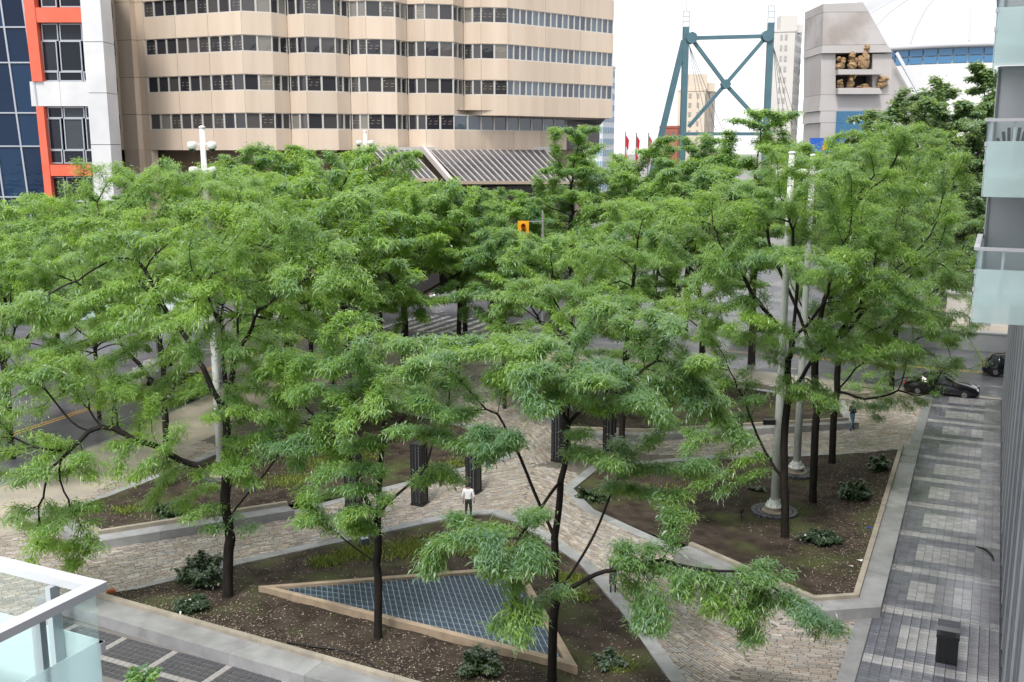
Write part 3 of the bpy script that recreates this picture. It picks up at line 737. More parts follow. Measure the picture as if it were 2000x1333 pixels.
photo_tree('honey locust at the right tip of the grate, long leafy limb hanging to the right', (1078, 1330),
    [[(1081, 1170), (1086, 1050), (1098, 930), (1106, 820), (1118, 700)],
     (0, [(1140, 1085, .3), (1175, 1020, .6), (1210, 900, 1.2)]), (1, [(1052, 985, .4), (1015, 890, .6), (985, 820, .6)]), (0, [(1180, 1110, -1.2), (1300, 1095, -2), (1440, 1110, -2.4), (1560, 1170, -2.6)]), (2, [(1010, 1060, -2.2), (960, 1040, -2.6)]), (3, [(1060, 740, -.8), (1010, 690, -1.2)]), (3, [(1190, 760, .4), (1290, 700, .6)])],
    [(1110, 645, 150, 45, 0), (960, 690, 110, 50, 0), (1270, 680, 130, 50, 0), (1060, 750, 120, 45, -1.8), (1200, 770, 110, 45, -1), (930, 790, 80, 50, .6), (1330, 760, 90, 60, .5), (1240, 870, 80, 50, .8), (1350, 900, 60, 50, .5), (950, 1040, 90, 50, -2.4), (1010, 1120, 70, 60, -2.6), (880, 1080, 60, 40, -2.2), (1270, 1040, 85, 45, -1.6), (1370, 1110, 80, 40, -2.2), (1480, 1120, 80, 35, -2.4), (1560, 1165, 55, 35, -2.6), (1300, 1190, 70, 45, -2.4), (1420, 1220, 60, 45, -2.6), (1000, 1190, 50, 50, -2.6), (1230, 960, 60, 40, .4), (900, 870, 70, 50, .4), (970, 860, 60, 45, -.6), (860, 720, 70, 45, 1), (1380, 830, 70, 50, .5), (1300, 970, 70, 45, 0), (1180, 880, 60, 45, -1), (1600, 1205, 35, 25, -2.8), (1250, 1110, 60, 45, -2), (910, 1020, 60, 40, -1.6), (1050, 1000, 50, 40, -2), (1340, 1050, 80, 45, -2), (1460, 1180, 60, 40, -2.4), (1240, 1180, 50, 45, -2.2)], .14, 58000, 3)
photo_tree('tall honey locust directly in front of the nearer white camera pole in the right bed', (1533, 1050),
    [[(1534, 940), (1530, 860), (1540, 760), (1548, 660), (1560, 540), (1545, 430)],
     (0, [(1500, 880, .2), (1455, 790, .6), (1420, 700, 1)]), (2, [(1600, 690, .6), (1680, 600, 1.2), (1720, 480, 1.5)]), (3, [(1490, 600, -.6), (1420, 500, -1)]), (3, [(1610, 590, -.8), (1650, 470, -1)])],
    [(1540, 360, 130, 50, 0), (1420, 430, 120, 60, 0), (1660, 420, 130, 60, .5), (1560, 500, 150, 45, -2), (1400, 560, 100, 55, 0), (1700, 560, 110, 60, .8), (1470, 640, 90, 45, -1.6), (1650, 660, 90, 45, -.5), (1400, 700, 70, 50, 1), (1770, 640, 70, 50, 1), (1440, 780, 60, 50, .5), (1370, 880, 50, 50, .8), (1480, 730, 70, 45, 0), (1600, 760, 70, 40, -1), (1350, 760, 60, 50, 1), (1400, 940, 35, 30, .6)], .17, 50000, 4)
photo_tree('honey locust with its trunk beside the dark ring of the farther right pole', (1587, 980),
    [[(1590, 900), (1594, 800), (1590, 700), (1605, 600), (1640, 480)], (2, [(1660, 640, .5), (1740, 540, 1)]), (1, [(1640, 760, -.6), (1700, 690, -1)]), (2, [(1560, 610, 1), (1500, 480, 1.6)])],
    [(1650, 350, 140, 55, 0), (1780, 430, 110, 60, 0), (1500, 400, 110, 60, 1.5), (1760, 560, 110, 50, -1), (1640, 500, 110, 50, -1.5), (1700, 680, 100, 40, -1.2), (1830, 520, 70, 60, .5), (1720, 285, 100, 40, .5), (1580, 300, 80, 36, .5), (1820, 340, 80, 40, .5)], .18, 34000, 5)
photo_tree('honey locust at the back edge of the right bed, rightmost trunk in that bed', (1625, 905),
    [[(1627, 840), (1632, 760), (1640, 680), (1660, 600), (1670, 500)], (1, [(1690, 780, -.5), (1760, 760, -1), (1800, 780, -1)]), (2, [(1720, 640, .5), (1800, 590, 1)]), (2, [(1590, 640, 1), (1540, 560, 1.5)])],
    [(1720, 460, 120, 60, 0), (1830, 560, 90, 60, 0), (1780, 660, 110, 45, -.8), (1850, 700, 60, 40, 0), (1680, 600, 90, 50, -1), (1600, 520, 90, 50, 1), (1720, 790, 60, 25, -1.2)], .18, 24000, 6)
photo_tree('spreading street tree at the far right beside the parked black car', (1740, 762),
    [[(1745, 700), (1750, 640), (1752, 560), (1760, 460)], (0, [(1790, 660, 0), (1840, 640, 0)]), (1, [(1700, 590, .5), (1660, 520, .6)]), (1, [(1820, 580, .5), (1870, 520, .6)])],
    [(1760, 390, 110, 50, 0), (1850, 470, 80, 60, 0), (1680, 470, 90, 60, 0), (1840, 620, 80, 50, -1), (1760, 700, 90, 40, -1.6), (1870, 700, 50, 35, -1), (1680, 640, 80, 50, 0), (1790, 560, 100, 50, -2), (1730, 330, 90, 40, 1), (1800, 290, 90, 40, .5), (1690, 740, 60, 30, -1.5), (1830, 740, 60, 25, -1.8), (1560, 690, 0.1, 0.1, 0)][:-1], .2, 30000, 7, dens=1.2)
photo_tree('honey locust rooted at the left side of the right bed near its path corner', (1213, 935),
    [[(1214, 860), (1217, 780), (1222, 700), (1230, 600), (1240, 510)], (1, [(1180, 740, .4), (1130, 660, .8)]), (2, [(1270, 640, .4), (1330, 560, .8)])],
    [(1230, 480, 130, 50, 0), (1120, 560, 110, 55, 0), (1350, 540, 100, 55, .5), (1220, 600, 140, 45, -2), (1330, 640, 80, 45, 0), (1090, 660, 80, 45, 0), (1200, 420, 90, 40, 1.5), (1400, 620, 70, 50, 1), (1290, 710, 80, 40, -.6), (1180, 710, 70, 40, -.6), (1100, 740, 60, 40, 0), (1370, 700, 60, 40, .5), (1270, 430, 80, 40, .5)], .16, 36000, 8)
photo_tree('honey locust in the left bed with a straight trunk beside the road sidewalk', (325, 950),
    [[(325, 860), (322, 790), (318, 700), (312, 600), (300, 480)], (1, [(280, 720, .4), (220, 640, .6), (160, 560, 1)]), (2, [(360, 620, .4), (420, 520, .6)]), (3, [(250, 520, -.8), (200, 440, -1)])],
    [(250, 390, 130, 45, 0), (140, 430, 110, 50, 0), (370, 420, 110, 45, 0), (80, 520, 110, 55, 0), (240, 500, 120, 40, -2), (400, 520, 90, 45, .6), (60, 640, 100, 50, 0), (160, 660, 90, 40, -1), (30, 780, 80, 50, -1), (200, 340, 70, 25, 1), (430, 345, 110, 42, 0), (330, 350, 90, 35, .5), (480, 420, 80, 40, -1.6), (420, 365, 90, 40, -1.8), (410, 470, 70, 40, -1.6)], .17, 40000, 9)

# ---- background trees: four built once, then set out individually
def proto(name, blobs, trunk, r, nf, seed, leafmat=None, L=(.19, .38), W=.032, droop=(.12, .8), kill=.55):
    rg = np.random.default_rng(seed); att = np.vstack([blob_points(c, rr, int(18 * (rr[0] * rr[1] * rr[2]) ** .72) + 8, rg) for c, rr in blobs]); att = gaps(att, seed, rg)
    return tree_meshes(name, [([(0, 0, -.3), (0, 0, .1)] + trunk, None)], att, r, int(nf * 2.6), L, W, leafmat, droop, seed, kill=kill)
PR = {}
PR['dome'] = proto('dome_tree', [((0, 0, 11.2), (4.2, 4.2, 1.6)), ((2.8, 1.5, 9.2), (3, 3, 1.7)), ((-2.8, -1.2, 9.0), (3, 3, 1.7)), ((1.2, -3, 9.4), (2.8, 2.6, 1.6)), ((-1.5, 3, 8.8), (3, 2.8, 1.7)), ((3.6, -1.5, 7.2), (2, 2, 1)), ((-4, 1.2, 7.0), (2, 2, 1.1)), ((2.4, 3.2, 6.2), (2, 2, .9)), ((-2.4, -3.4, 6.0), (2.1, 2, .9)), ((1.5, -4.0, 5.6), (1.8, 1.6, .8))], [(.1, 0, 2), (.05, .1, 4), (.2, 0, 6)], .18, 24000, 31)
PR['vase'] = proto('vase_tree', [((.4, 0, 12.6), (2.9, 2.9, 1.7)), ((2.4, .8, 10.4), (2.4, 2.4, 1.9)), ((-2.3, -.6, 10.6), (2.4, 2.4, 1.8)), ((0, -2.4, 9.6), (2.6, 2.2, 1.7)), ((-.6, 2.2, 8.8), (2.4, 2.2, 1.6)), ((2.2, -1.2, 7.6), (1.6, 1.6, 1))], [(-.1, 0, 2), (.1, 0, 3.6), (0, .1, 5)], .17, 22000, 32)
PR['tall'] = proto('tall_tree', [((0, 0, 15.5), (1.8, 1.8, 2)), ((.5, 0, 12.8), (2.8, 2.8, 1.9)), ((-1.5, .5, 10.5), (2.6, 2.6, 2)), ((1.8, -.8, 9.8), (2.4, 2.4, 1.8)), ((0, 0, 8), (3, 3, 1.5))], [(0, 0, 2.5), (.15, 0, 5), (0, .1, 8), (.1, 0, 11)], .19, 22000, 33)
PR['maple'] = proto('maple_tree', [((0, 0, 10.5), (4, 4, 3)), ((2.5, 0, 7.5), (3.2, 3.2, 2.6)), ((-2.5, 0, 7.8), (3.2, 3.2, 2.6)), ((0, -2.8, 6.8), (3.4, 3, 2.6)), ((0, 2.5, 7), (3.2, 3, 2.4)), ((0, -1, 4.4), (4, 3.6, 1.6))], [(0, 0, 2), (.1, .1, 4), (0, 0, 6.5)], .26, 32000, 34, M_leafB, (.18, .3), .085, (.1, .7), .6)
def put(kind, label, x, y, h, rz, group='honey locust trees of the plaza', name='honey_locust_tree', wide=1.0):
    wood, crown = PR[kind]; top = {'dome': 12.6, 'vase': 14.0, 'tall': 17.2, 'maple': 13.3}[kind]; s = h / top
    z = ground_z(x, y) if inside((x, y), PLAZA) else -.15
    r = thing(name, label, 'tree', (x, y, z), rz, group); r.scale = (s * wide, s * wide, s); link('trunk', wood, r); link('crown', crown, r)
    return r
def put_px(kind, label, px, Y, top_py, rz, **k):
    q = P(px, top_py, Y); return put(kind, label, q.x, Y, q.z + .1, rz, **k)
put_px('dome', 'honey locust in the left bed rising behind the first camera pole', 545, 56.5, 312, .4, wide=1.1)
put_px('vase', 'street honey locust beside the left camera mast with its trunk against the pale crossing', 513, 77.0, 285, 1.2, wide=1.15)
put_px('dome', 'honey locust at the road edge overhanging the left sidewalk below the blue glass building', 90, 66.0, 372, 2.1, wide=1.1)
put_px('vase', 'street honey locust whose crown hides the foot of the white office column', 285, 78.0, 342, 3.0, wide=1.2)
put_px('dome', 'honey locust in the middle whose dark trunk stands before the striped crossing', 785, 66.0, 345, 4.1, wide=1.1)
put_px('vase', 'multi-stemmed honey locust right of the middle trunk in front of wet road', 892, 69.0, 375, 5.2, wide=1.1)
put_px('dome', 'honey locust below the slanted glass roof, left of the hanging yellow traffic signal', 905, 80.0, 372, .9, wide=1.1)
put_px('dome', 'honey locust crown under the second camera mast, mid left', 665, 75.0, 278, 2.7, wide=1.1)
put_px('tall', 'tall pointed tree rising in front of the beige tower corner', 1118, 82.0, 240, .5, wide=1.25)
put_px('dome', 'honey locust beyond the dark columns, trunk beside the far soil bed', 1095, 58.5, 452, 1.9)
put_px('vase', 'honey locust in the far bed with a crown left of the nearer camera pole', 1385, 63.0, 335, 3.6, wide=1.15)
put_px('dome', 'street tree in front of the three red flags', 1240, 88.0, 292, 5.5, wide=1.1)
put_px('tall', 'tall thin-topped tree reaching up between the teal pylon legs', 1490, 76.0, 206, 2.2, wide=1.35)
put_px('vase', 'street tree at the foot of the left teal leg', 1350, 90.0, 268, 4.4, wide=1.3)
put_px('dome', 'street honey locust in front of the blue stadium window', 1640, 86.0, 262, .2, wide=1.15)
put_px('vase', 'bright honey locust in front of the concrete pylon corner', 1730, 78.0, 285, 1.4, wide=1.15)
put_px('dome', 'honey locust over the far planter bed, right of the far dark column', 1290, 72.0, 380, 3.3)
put_px('dome', 'honey locust cropped by the left picture edge at road level', -20, 52.0, 425, 5.0)
put_px('dome', 'honey locust in the left bed close behind the leftmost dark column', 640, 58.0, 470, 1.0)
put_px('vase', 'honey locust in the middle gap right of the multi-stemmed tree', 985, 62.0, 455, 2.0)
put_px('dome', 'honey locust on the sidewalk corner in front of the crossing stripes', 600, 72.0, 420, 3.1)
put_px('dome', 'honey locust on the left sidewalk in line with the road centre stripes', 425, 66.0, 455, 4.6)
put_px('dome', 'low honey locust at the left road edge beyond the drooping limb', 170, 60.0, 500, 5.7, wide=.9)
put_px('vase', 'honey locust across the crossing below the slanted glass roof', 960, 92.0, 372, .3, wide=1.3)
put_px('dome', 'honey locust across the crossing behind the second camera mast', 735, 90.0, 335, 1.7, wide=1.2)
MG = 'dark maples below the stadium'
put_px('maple', 'dark maple right under the blue stadium window band', 1880, 112.0, 132, .3, group=MG, name='maple_tree', wide=1.05)
put_px('maple', 'dark maple overlapping the concrete pylon edge', 1765, 118.0, 185, 1.5, group=MG, name='maple_tree')
put_px('maple', 'dark maple beside the balconies, upper right', 1935, 104.0, 200, 2.6, group=MG, name='maple_tree', wide=.9)
put_px('maple', 'lower dark maple behind the grass verge at the far right', 1880, 97.0, 330, 3.9, group=MG, name='maple_tree', wide=1.1)
put_px('maple', 'small dark maple in front of the stadium wall below the sculpture niches', 1690, 122.0, 265, 5.0, group=MG, name='maple_tree')

# ---- shrubs
def shrub(label, x, y, r, h, n, seed, leafmat=M_leafC, W=.045, L=(.09, .17)):
    rg = np.random.default_rng(seed); z = ground_z(x, y)
    cs = [(rg.normal(0, r * .35), rg.normal(0, r * .35), h * rg.uniform(.35, .65)) for _ in range(4)]
    att = np.vstack([blob_points(c, (r * .65, r * .65, h * .4), 45, rg, .1) for c in cs]); att[:, 2] = np.maximum(att[:, 2], .06)
    wood, crown = tree_meshes('shrub', [([(0, 0, -.1), (0, 0, .12)], None)], att, .03, int(n * 1.5), L, W, leafmat, (.1, .6), seed, step=.14, kill=.17, spread=.04)
    root = thing('shrub', label, 'shrub', (x, y, z), group='low shrubs in the beds'); link('stem', wood, root); link('foliage', crown, root)
for (px, py, r, h, n, lb) in [(390, 1140, 1.1, 1.1, 3200, 'grey green shrub at the foot of the large left tree'), (378, 1200, .5, .5, 1100, 'small pale green shrub alone in the front left soil'),
        (1660, 975, 1.25, 1.0, 4200, 'dark evergreen shrub mound by the pale ledge of the right bed'), (1710, 925, .8, .9, 2600, 'dark evergreen shrub in the far right corner of the right bed'), (1600, 1060, 1.0, .5, 2200, 'low sprawling shrub right of the pole tree trunk'),
        (935, 1325, .6, .8, 1500, 'leggy shrub at the bottom edge below the grate'), (1155, 975, .8, .7, 2000, 'dark shrub by the left corner of the right bed'), (1190, 1300, .45, .45, 900, 'small bright green shrub right of the grate tip'),
        (330, 1010, .9, .7, 2200, 'bushy shrub in the left bed behind its granite corner'), (1470, 960, .3, .25, 350, 'tiny shrub in the mossy middle of the right bed')]:
    q = G(px, py); shrub(lb, q.x, q.y, r * .8, h * .75, n, int(px + py))
def potted(px, py):
    q = G(px, py); root = thing('potted_plant', 'leafy green potted plant on the dark cobbles at the bottom left', 'plant', (q.x, q.y, 0))
    MB()._lathe((q.x, q.y, .006), [(.17, 0), (.22, .3), (.24, .31), (.24, .35), (.2, .35), (.19, .3)], 14).build('pot', mat('terracotta_grey', (.10, .10, .11), .6), root, True)
    rg = np.random.default_rng(5); att = blob_points((0, 0, .62), (.4, .4, .28), 120, rg, .1)
    wood, crown = tree_meshes('potted', [([(0, 0, .28), (0, 0, .4)], None)], att, .02, 1500, (.1, .18), .05, M_leafA, (.1, .6), 5, step=.1, kill=.12, spread=.03); link('stem', wood, root); link('foliage', crown, root)
potted(278, 1372)
# ================================================================= WHITE CAMERA POLES
M_pole = mat('white_painted_steel', (.72, .74, .72), .45, .4, c2=(.6, .63, .60), scale=1.2)
M_blk = mat('black_glass', (.01, .01, .012), .1, .6)
def camera_pole(label, px, py, top_py, ncam, base=True):
    b = G(px, py); b.z = ground_z(b.x, b.y); tp = P(px, top_py, b.y).z
    root = thing('camera_pole', label, 'pole', b, group='white security camera poles')
    M_st = mat('dark_ring_stone', (.05, .055, .065), .35, c2=(.09, .09, .10), scale=4)
    if base:
        n = 22
        for k in range(n):
            a = 2 * math.pi * k / n
            for rr, off in ((.92, 0), (.70, .5)):
                a2 = a + off * 2 * math.pi / n
                MB().box((b.x + rr * math.cos(a2), b.y + rr * math.sin(a2), b.z + .035), (.19, 2 * math.pi * rr / n - .02, .16), a2).build('ring_stone', M_st, root)
    MB()._lathe(b, [(.56, -.1), (.56, .13), (.52, .15), (.36, .16), (.36, .3)], 20).build('footing', mat('rusty_footing', (.24, .19, .14), .7, c2=(.32, .28, .24), scale=5), root)
    f = MB(); f._lathe(b, [(.40, .3), (.40, .36), (.30, .42), (.24, .62)], 16)
    f.build('base_flange', M_pole, root)
    for k in range(8):
        a = k * math.pi / 4; MB()._lathe((b.x + .34 * math.cos(a), b.y + .34 * math.sin(a), b.z + .36), [(.035, 0), (.035, .1), (.02, .13)], 6).build('anchor_bolt', M_pole, root)
    MB()._lathe(b, [(.19, .6), (.17, 5), (.145, 11), (.125, tp - b.z)], 14).build('mast', M_pole, root, True)
    MB()._lathe((b.x, b.y, tp), [(.16, 0), (.16, .04), (.05, .1)], 12).build('mast_cap', M_pole, root)
    for k in range(ncam):
        zz = tp - .75 - 1.15 * (k // 2); sx = -1 if k % 2 == 0 else 1
        ar = MB(); ar.bar((b.x + sx * .14, b.y, zz), (b.x + sx * .42, b.y - .12, zz + .06), .08); o = ar.build('camera_arm', M_pole, root)
        c = (b.x + sx * .46, b.y - .16, zz - .1)
        MB()._lathe(c, [(.10, .22), (.2, .18), (.22, .05), (.21, -.08), (.17, -.12)], 14).build('camera_housing', M_pole, root, True)
        MB()._lathe((c[0], c[1] - .02, c[2] - .12), [(.03, -.16), (.11, -.12), (.155, -.04), (.16, .01)], 12).build('camera_dome', M_blk, root, True)
    return root, b
camera_pole('white camera pole rising from the left bed with four dome cameras near its top', 432, 930, 250, 4)
camera_pole('white camera pole second from the left, topping out before the slanted glass roof', 724, 690, 258, 2, False)
r3, b3 = camera_pole('nearer white camera pole in the right bed with stacked cameras', 1512, 1002, 300, 3)
MB().box((b3.x - .45, b3.y - .1, b3.z + 4.2), (.5, .25, .22)).bar((b3.x - .25, b3.y, b3.z + 4.1), (b3.x, b3.y, b3.z + 4.1), .06).build('floodlight', mat('dark_metal', (.05, .052, .058), .4, .5, .5), r3)
camera_pole('farther white camera pole in the right bed standing on a dark stone ring', 1555, 925, 305, 2)

# ================================================================= DARK PERFORATED COLUMNS, SIGN POSTS, LAMPS
def perf_mat():
    m = mat('perforated_steel', (.012, .012, .016), .4, .4); n = m.node_tree.nodes; l = m.node_tree.links.new; b = n['Principled BSDF']
    t = n.new('ShaderNodeTexCoord'); mp = n.new('ShaderNodeMapping'); mp.inputs['Scale'].default_value = (14, 14, 14); l(t.outputs['Object'], mp.inputs[0])
    v = n.new('ShaderNodeTexVoronoi'); v.inputs['Randomness'].default_value = 0; v.inputs['Scale'].default_value = 1; l(mp.outputs[0], v.inputs['Vector'])
    lt = n.new('ShaderNodeMath'); lt.operation = 'LESS_THAN'; lt.inputs[1].default_value = .26; l(v.outputs['Distance'], lt.inputs[0])
    q = n.new('ShaderNodeMix'); q.data_type = 'RGBA'; l(lt.outputs[0], q.inputs['Factor']); q.inputs[6].default_value = (.012, .012, .016, 1); q.inputs[7].default_value = (.28, .27, .27, 1); l(q.outputs[2], b.inputs['Base Color'])  # pale dots are painted on for light showing through the holes
    return m
M_perf = perf_mat(); M_black = mat('black_steel', (.014, .014, .017), .4, .5)
def column(label, px, py, top_py, wd):
    b = G(px, py); hgt = P(px, top_py, b.y).z; root = thing('light_column', label, 'column', (b.x, b.y, 0), group='dark perforated columns on the path')
    MB().box((b.x, b.y, .05), (wd + .1, wd + .1, .1), SANG).build('base_plate', M_black, root)
    for sx in (-1, 1):
        for sy in (-1, 1):
            q = Vector((b.x, b.y, 0)) + TD * sx * wd / 2 + SD * sy * wd / 2
            MB().bar((q.x, q.y, .1), (q.x, q.y, hgt), .07).build('corner_post', M_black, root)
    for dv, nv in ((SD, TD), (TD, SD)):
        for sg in (-1, 1):
            q = Vector((b.x, b.y, hgt / 2 + .05)) + dv * sg * (wd / 2 - .01)
            MB().box(q, (wd - .08, .03, hgt - .1), math.atan2(nv.y, nv.x)).build('perforated_panel', M_perf, root)
    MB().box((b.x, b.y, hgt + .03), (wd + .06, wd + .06, .06), SANG).build('cap', M_black, root)
column('leftmost dark perforated column, beside the left bed', 692, 1003, 878, .52)
column('second dark perforated column from the left on the sett path', 820, 985, 868, .52)
column('dark perforated column behind the white-shirted person', 925, 962, 848, .52)
column('dark perforated column behind the right-hand fork of the front tree', 1090, 900, 806, .5)
column('farthest dark perforated column, next to the far soil bed', 1190, 882, 806, .5)
M_sign = mat('slate_grey_panel', (.10, .115, .135), .4, .5, .2)
def sign_post(label, px, py, top_py, wd):
    b = G(px, py); h_ = P(px, top_py, b.y).z; root = thing('information_post', label, 'sign', (b.x, b.y, ground_z(b.x, b.y) * 0), group='grey information posts')
    p0 = Vector((b.x, b.y, 0))
    for sg in (-1, 1): MB().bar(p0 + Vector((sg * wd * .3, 0, -.05)), p0 + Vector((sg * wd * .3, 0, .5)), .05).build('leg', M_black, root)
    MB().box((b.x, b.y, .35 + (h_ - .35) / 2), (wd, .16, h_ - .35)).build('panel', M_sign, root)
    MB().box((b.x, b.y, h_ + .02), (wd + .04, .2, .04)).build('cap', M_black, root)
sign_post('grey information post at the back edge of the right bed', 1438, 888, 822, .55)
sign_post('slim grey post by the path edge right of the grate', 1197, 1158, 1098, .28)
def spike_lamp(label, px, py):
    b = G(px, py); z = ground_z(b.x, b.y); root = thing('spike_light', label, 'light', (b.x, b.y, z), group='small garden spotlights')
    MB()._lathe((b.x, b.y, z - .08), [(.025, 0), (.025, .35)], 6).build('stake', M_black, root)
    MB().tube([(b.x - .02, b.y + .08, z + .24), (b.x + .02, b.y - .12, z + .38)], [.05, .075], 10).build('lamp_head', M_black, root)
spike_lamp('small black spotlight in the moss of the right bed', 1448, 1012)
spike_lamp('small black spotlight in the soil right of the grate frame', 1150, 1140)
def ufloor(label, px, py):
    b = G(px, py); z = ground_z(b.x, b.y); root = thing('uplight_box', label, 'light', (b.x, b.y, z), group='grey uplight boxes')
    MB().box((b.x, b.y, z + .12), (.34, .26, .3), .4).build('housing', M_sign, root); MB().box((b.x, b.y, z + .285), (.28, .2, .03), .4).build('lens', mat('frosted_lens', (.5, .55, .6), .3), root)
ufloor('grey uplight box at the far side of the front bed', 712, 1062); ufloor('grey uplight box beside the left bed columns', 490, 960)
# hose and litter
hz = [G(px, py) for px, py in ((560, 1272), (610, 1278), (660, 1283), (700, 1296), (728, 1316), (746, 1336), (770, 1352))]
tag(MB().tube([(q.x, q.y, ground_z(q.x, q.y) + .045) for q in hz], .028, 7).build('irrigation_hose', mat('black_hose', (.012, .012, .014), .4), loc=hz[0], smooth=True), 'black irrigation hose lying along the front bed rim', 'hose')
q = G(205, 1172); tag(MB().box((q.x + .25, q.y - .05, .36), (.3, .2, .1), .5).box((q.x + .25, q.y - .05, .42), (.22, .1, .02), .5).build('loose_brick', mat('orange_brick', (.45, .14, .06), .7), loc=(q.x, q.y, .3)), 'orange brick lying at the left tip of the front bed', 'brick')
for px, py, c, lb, nm in ((1697, 1046, (.02, .06, .35), 'crumpled blue wrapper on the soil by the pale ledge', 'wrapper'), (1679, 1112, (.7, .7, .7), 'white paper scrap on the soil near the ledge', 'paper_scrap'), (1661, 1123, (.6, .58, .55), 'pale paper scrap lowest on the right bed soil', 'paper_scrap')):
    q = G(px, py); z = ground_z(q.x, q.y) + .03; b = MB(); vs = [(q.x + random.uniform(-.13, .13), q.y + random.uniform(-.1, .1), z + random.uniform(0, .1)) for _ in range(7)]
    b.add(vs, [(0, 1, 2), (2, 1, 3), (2, 3, 4), (4, 3, 5), (4, 5, 6), (0, 2, 6)]); tag(b.build(nm, mat('litter_' + lb[:8], c, .6), loc=(q.x, q.y, z)), lb, 'litter')
q = G(1935, 925); tag(MB().tube([ST(11.4, -.9, .04), ST(11.1, -.55, .09), ST(10.6, -.3, .05), ST(10.1, -.25, .03)], [.02, .05, .04, .02], 6).build('cable_end', M_black, loc=ST(10.8, -.5, .03), smooth=True), 'black cable end lying on the pavers at the wall', 'cable')

# ================================================================= LITTER BIN
def bin_():
    b = G(1848, 1290); rz = SANG - math.pi / 2; root = thing('litter_bin', 'black slatted litter bin with domed lid on the paver promenade', 'bin', (b.x, b.y, .01))
    Mx = lambda x, y, z: Vector((b.x, b.y, 0)) + TD * x + SD * y + Vector((0, 0, z))
    M_b = mat('black_bin_plastic', (.014, .015, .018), .35, .5); M_l = mat('dark_bin_lid', (.05, .055, .065), .4, .5)
    MB().box(Mx(0, 0, .05), (.6, .6, .08), rz).build('base', M_b, root); MB().box(Mx(0, 0, .5), (.54, .54, .8), rz).build('liner', M_b, root)
    for side in range(4):
        for k in range(7):
            o = (k - 3) * .085; x, y = ((o, -.3), (o, .3), (-.3, o), (.3, o))[side]
            MB().box(Mx(x, y, .48), (.055 if side < 2 else .035, .035 if side < 2 else .055, .8), rz).build('slat', M_b, root)
    MB().box(Mx(0, 0, .92), (.68, .68, .09), rz).build('collar', M_b, root)
    lid = MB(); rows = []
    prof = [(.33, .96), (.33, 1.14), (.29, 1.24), (.2, 1.3), (0, 1.32)]
    pts = []
    n = 6
    for i in range(n + 1):
        y = -.33 + .66 * i / n; zz = 1.30 - .17 * abs((i - n * .55) / (n * .55)) ** 2.4
        for x in (-.33, .33): pts.append(Mx(x, y, .965)); pts.append(Mx(x, y, zz))
    fs = []
    for i in range(n):
        a = i * 4; c = a + 4
        fs += [(a + 1, a + 3, c + 3, c + 1), (a, a + 1, c + 1, c), (a + 3, a + 2, c + 2, c + 3), (a + 2, a, c, c + 2)]
    fs += [(0, 2, 3, 1), (n * 4 + 1, n * 4 + 3, n * 4 + 2, n * 4)]
    lid.add(pts, fs).build('lid', M_l, root)
    MB().box(Mx(0, -.335, 1.05), (.44, .02, .12), rz).build('opening', M_blk, root)
bin_()

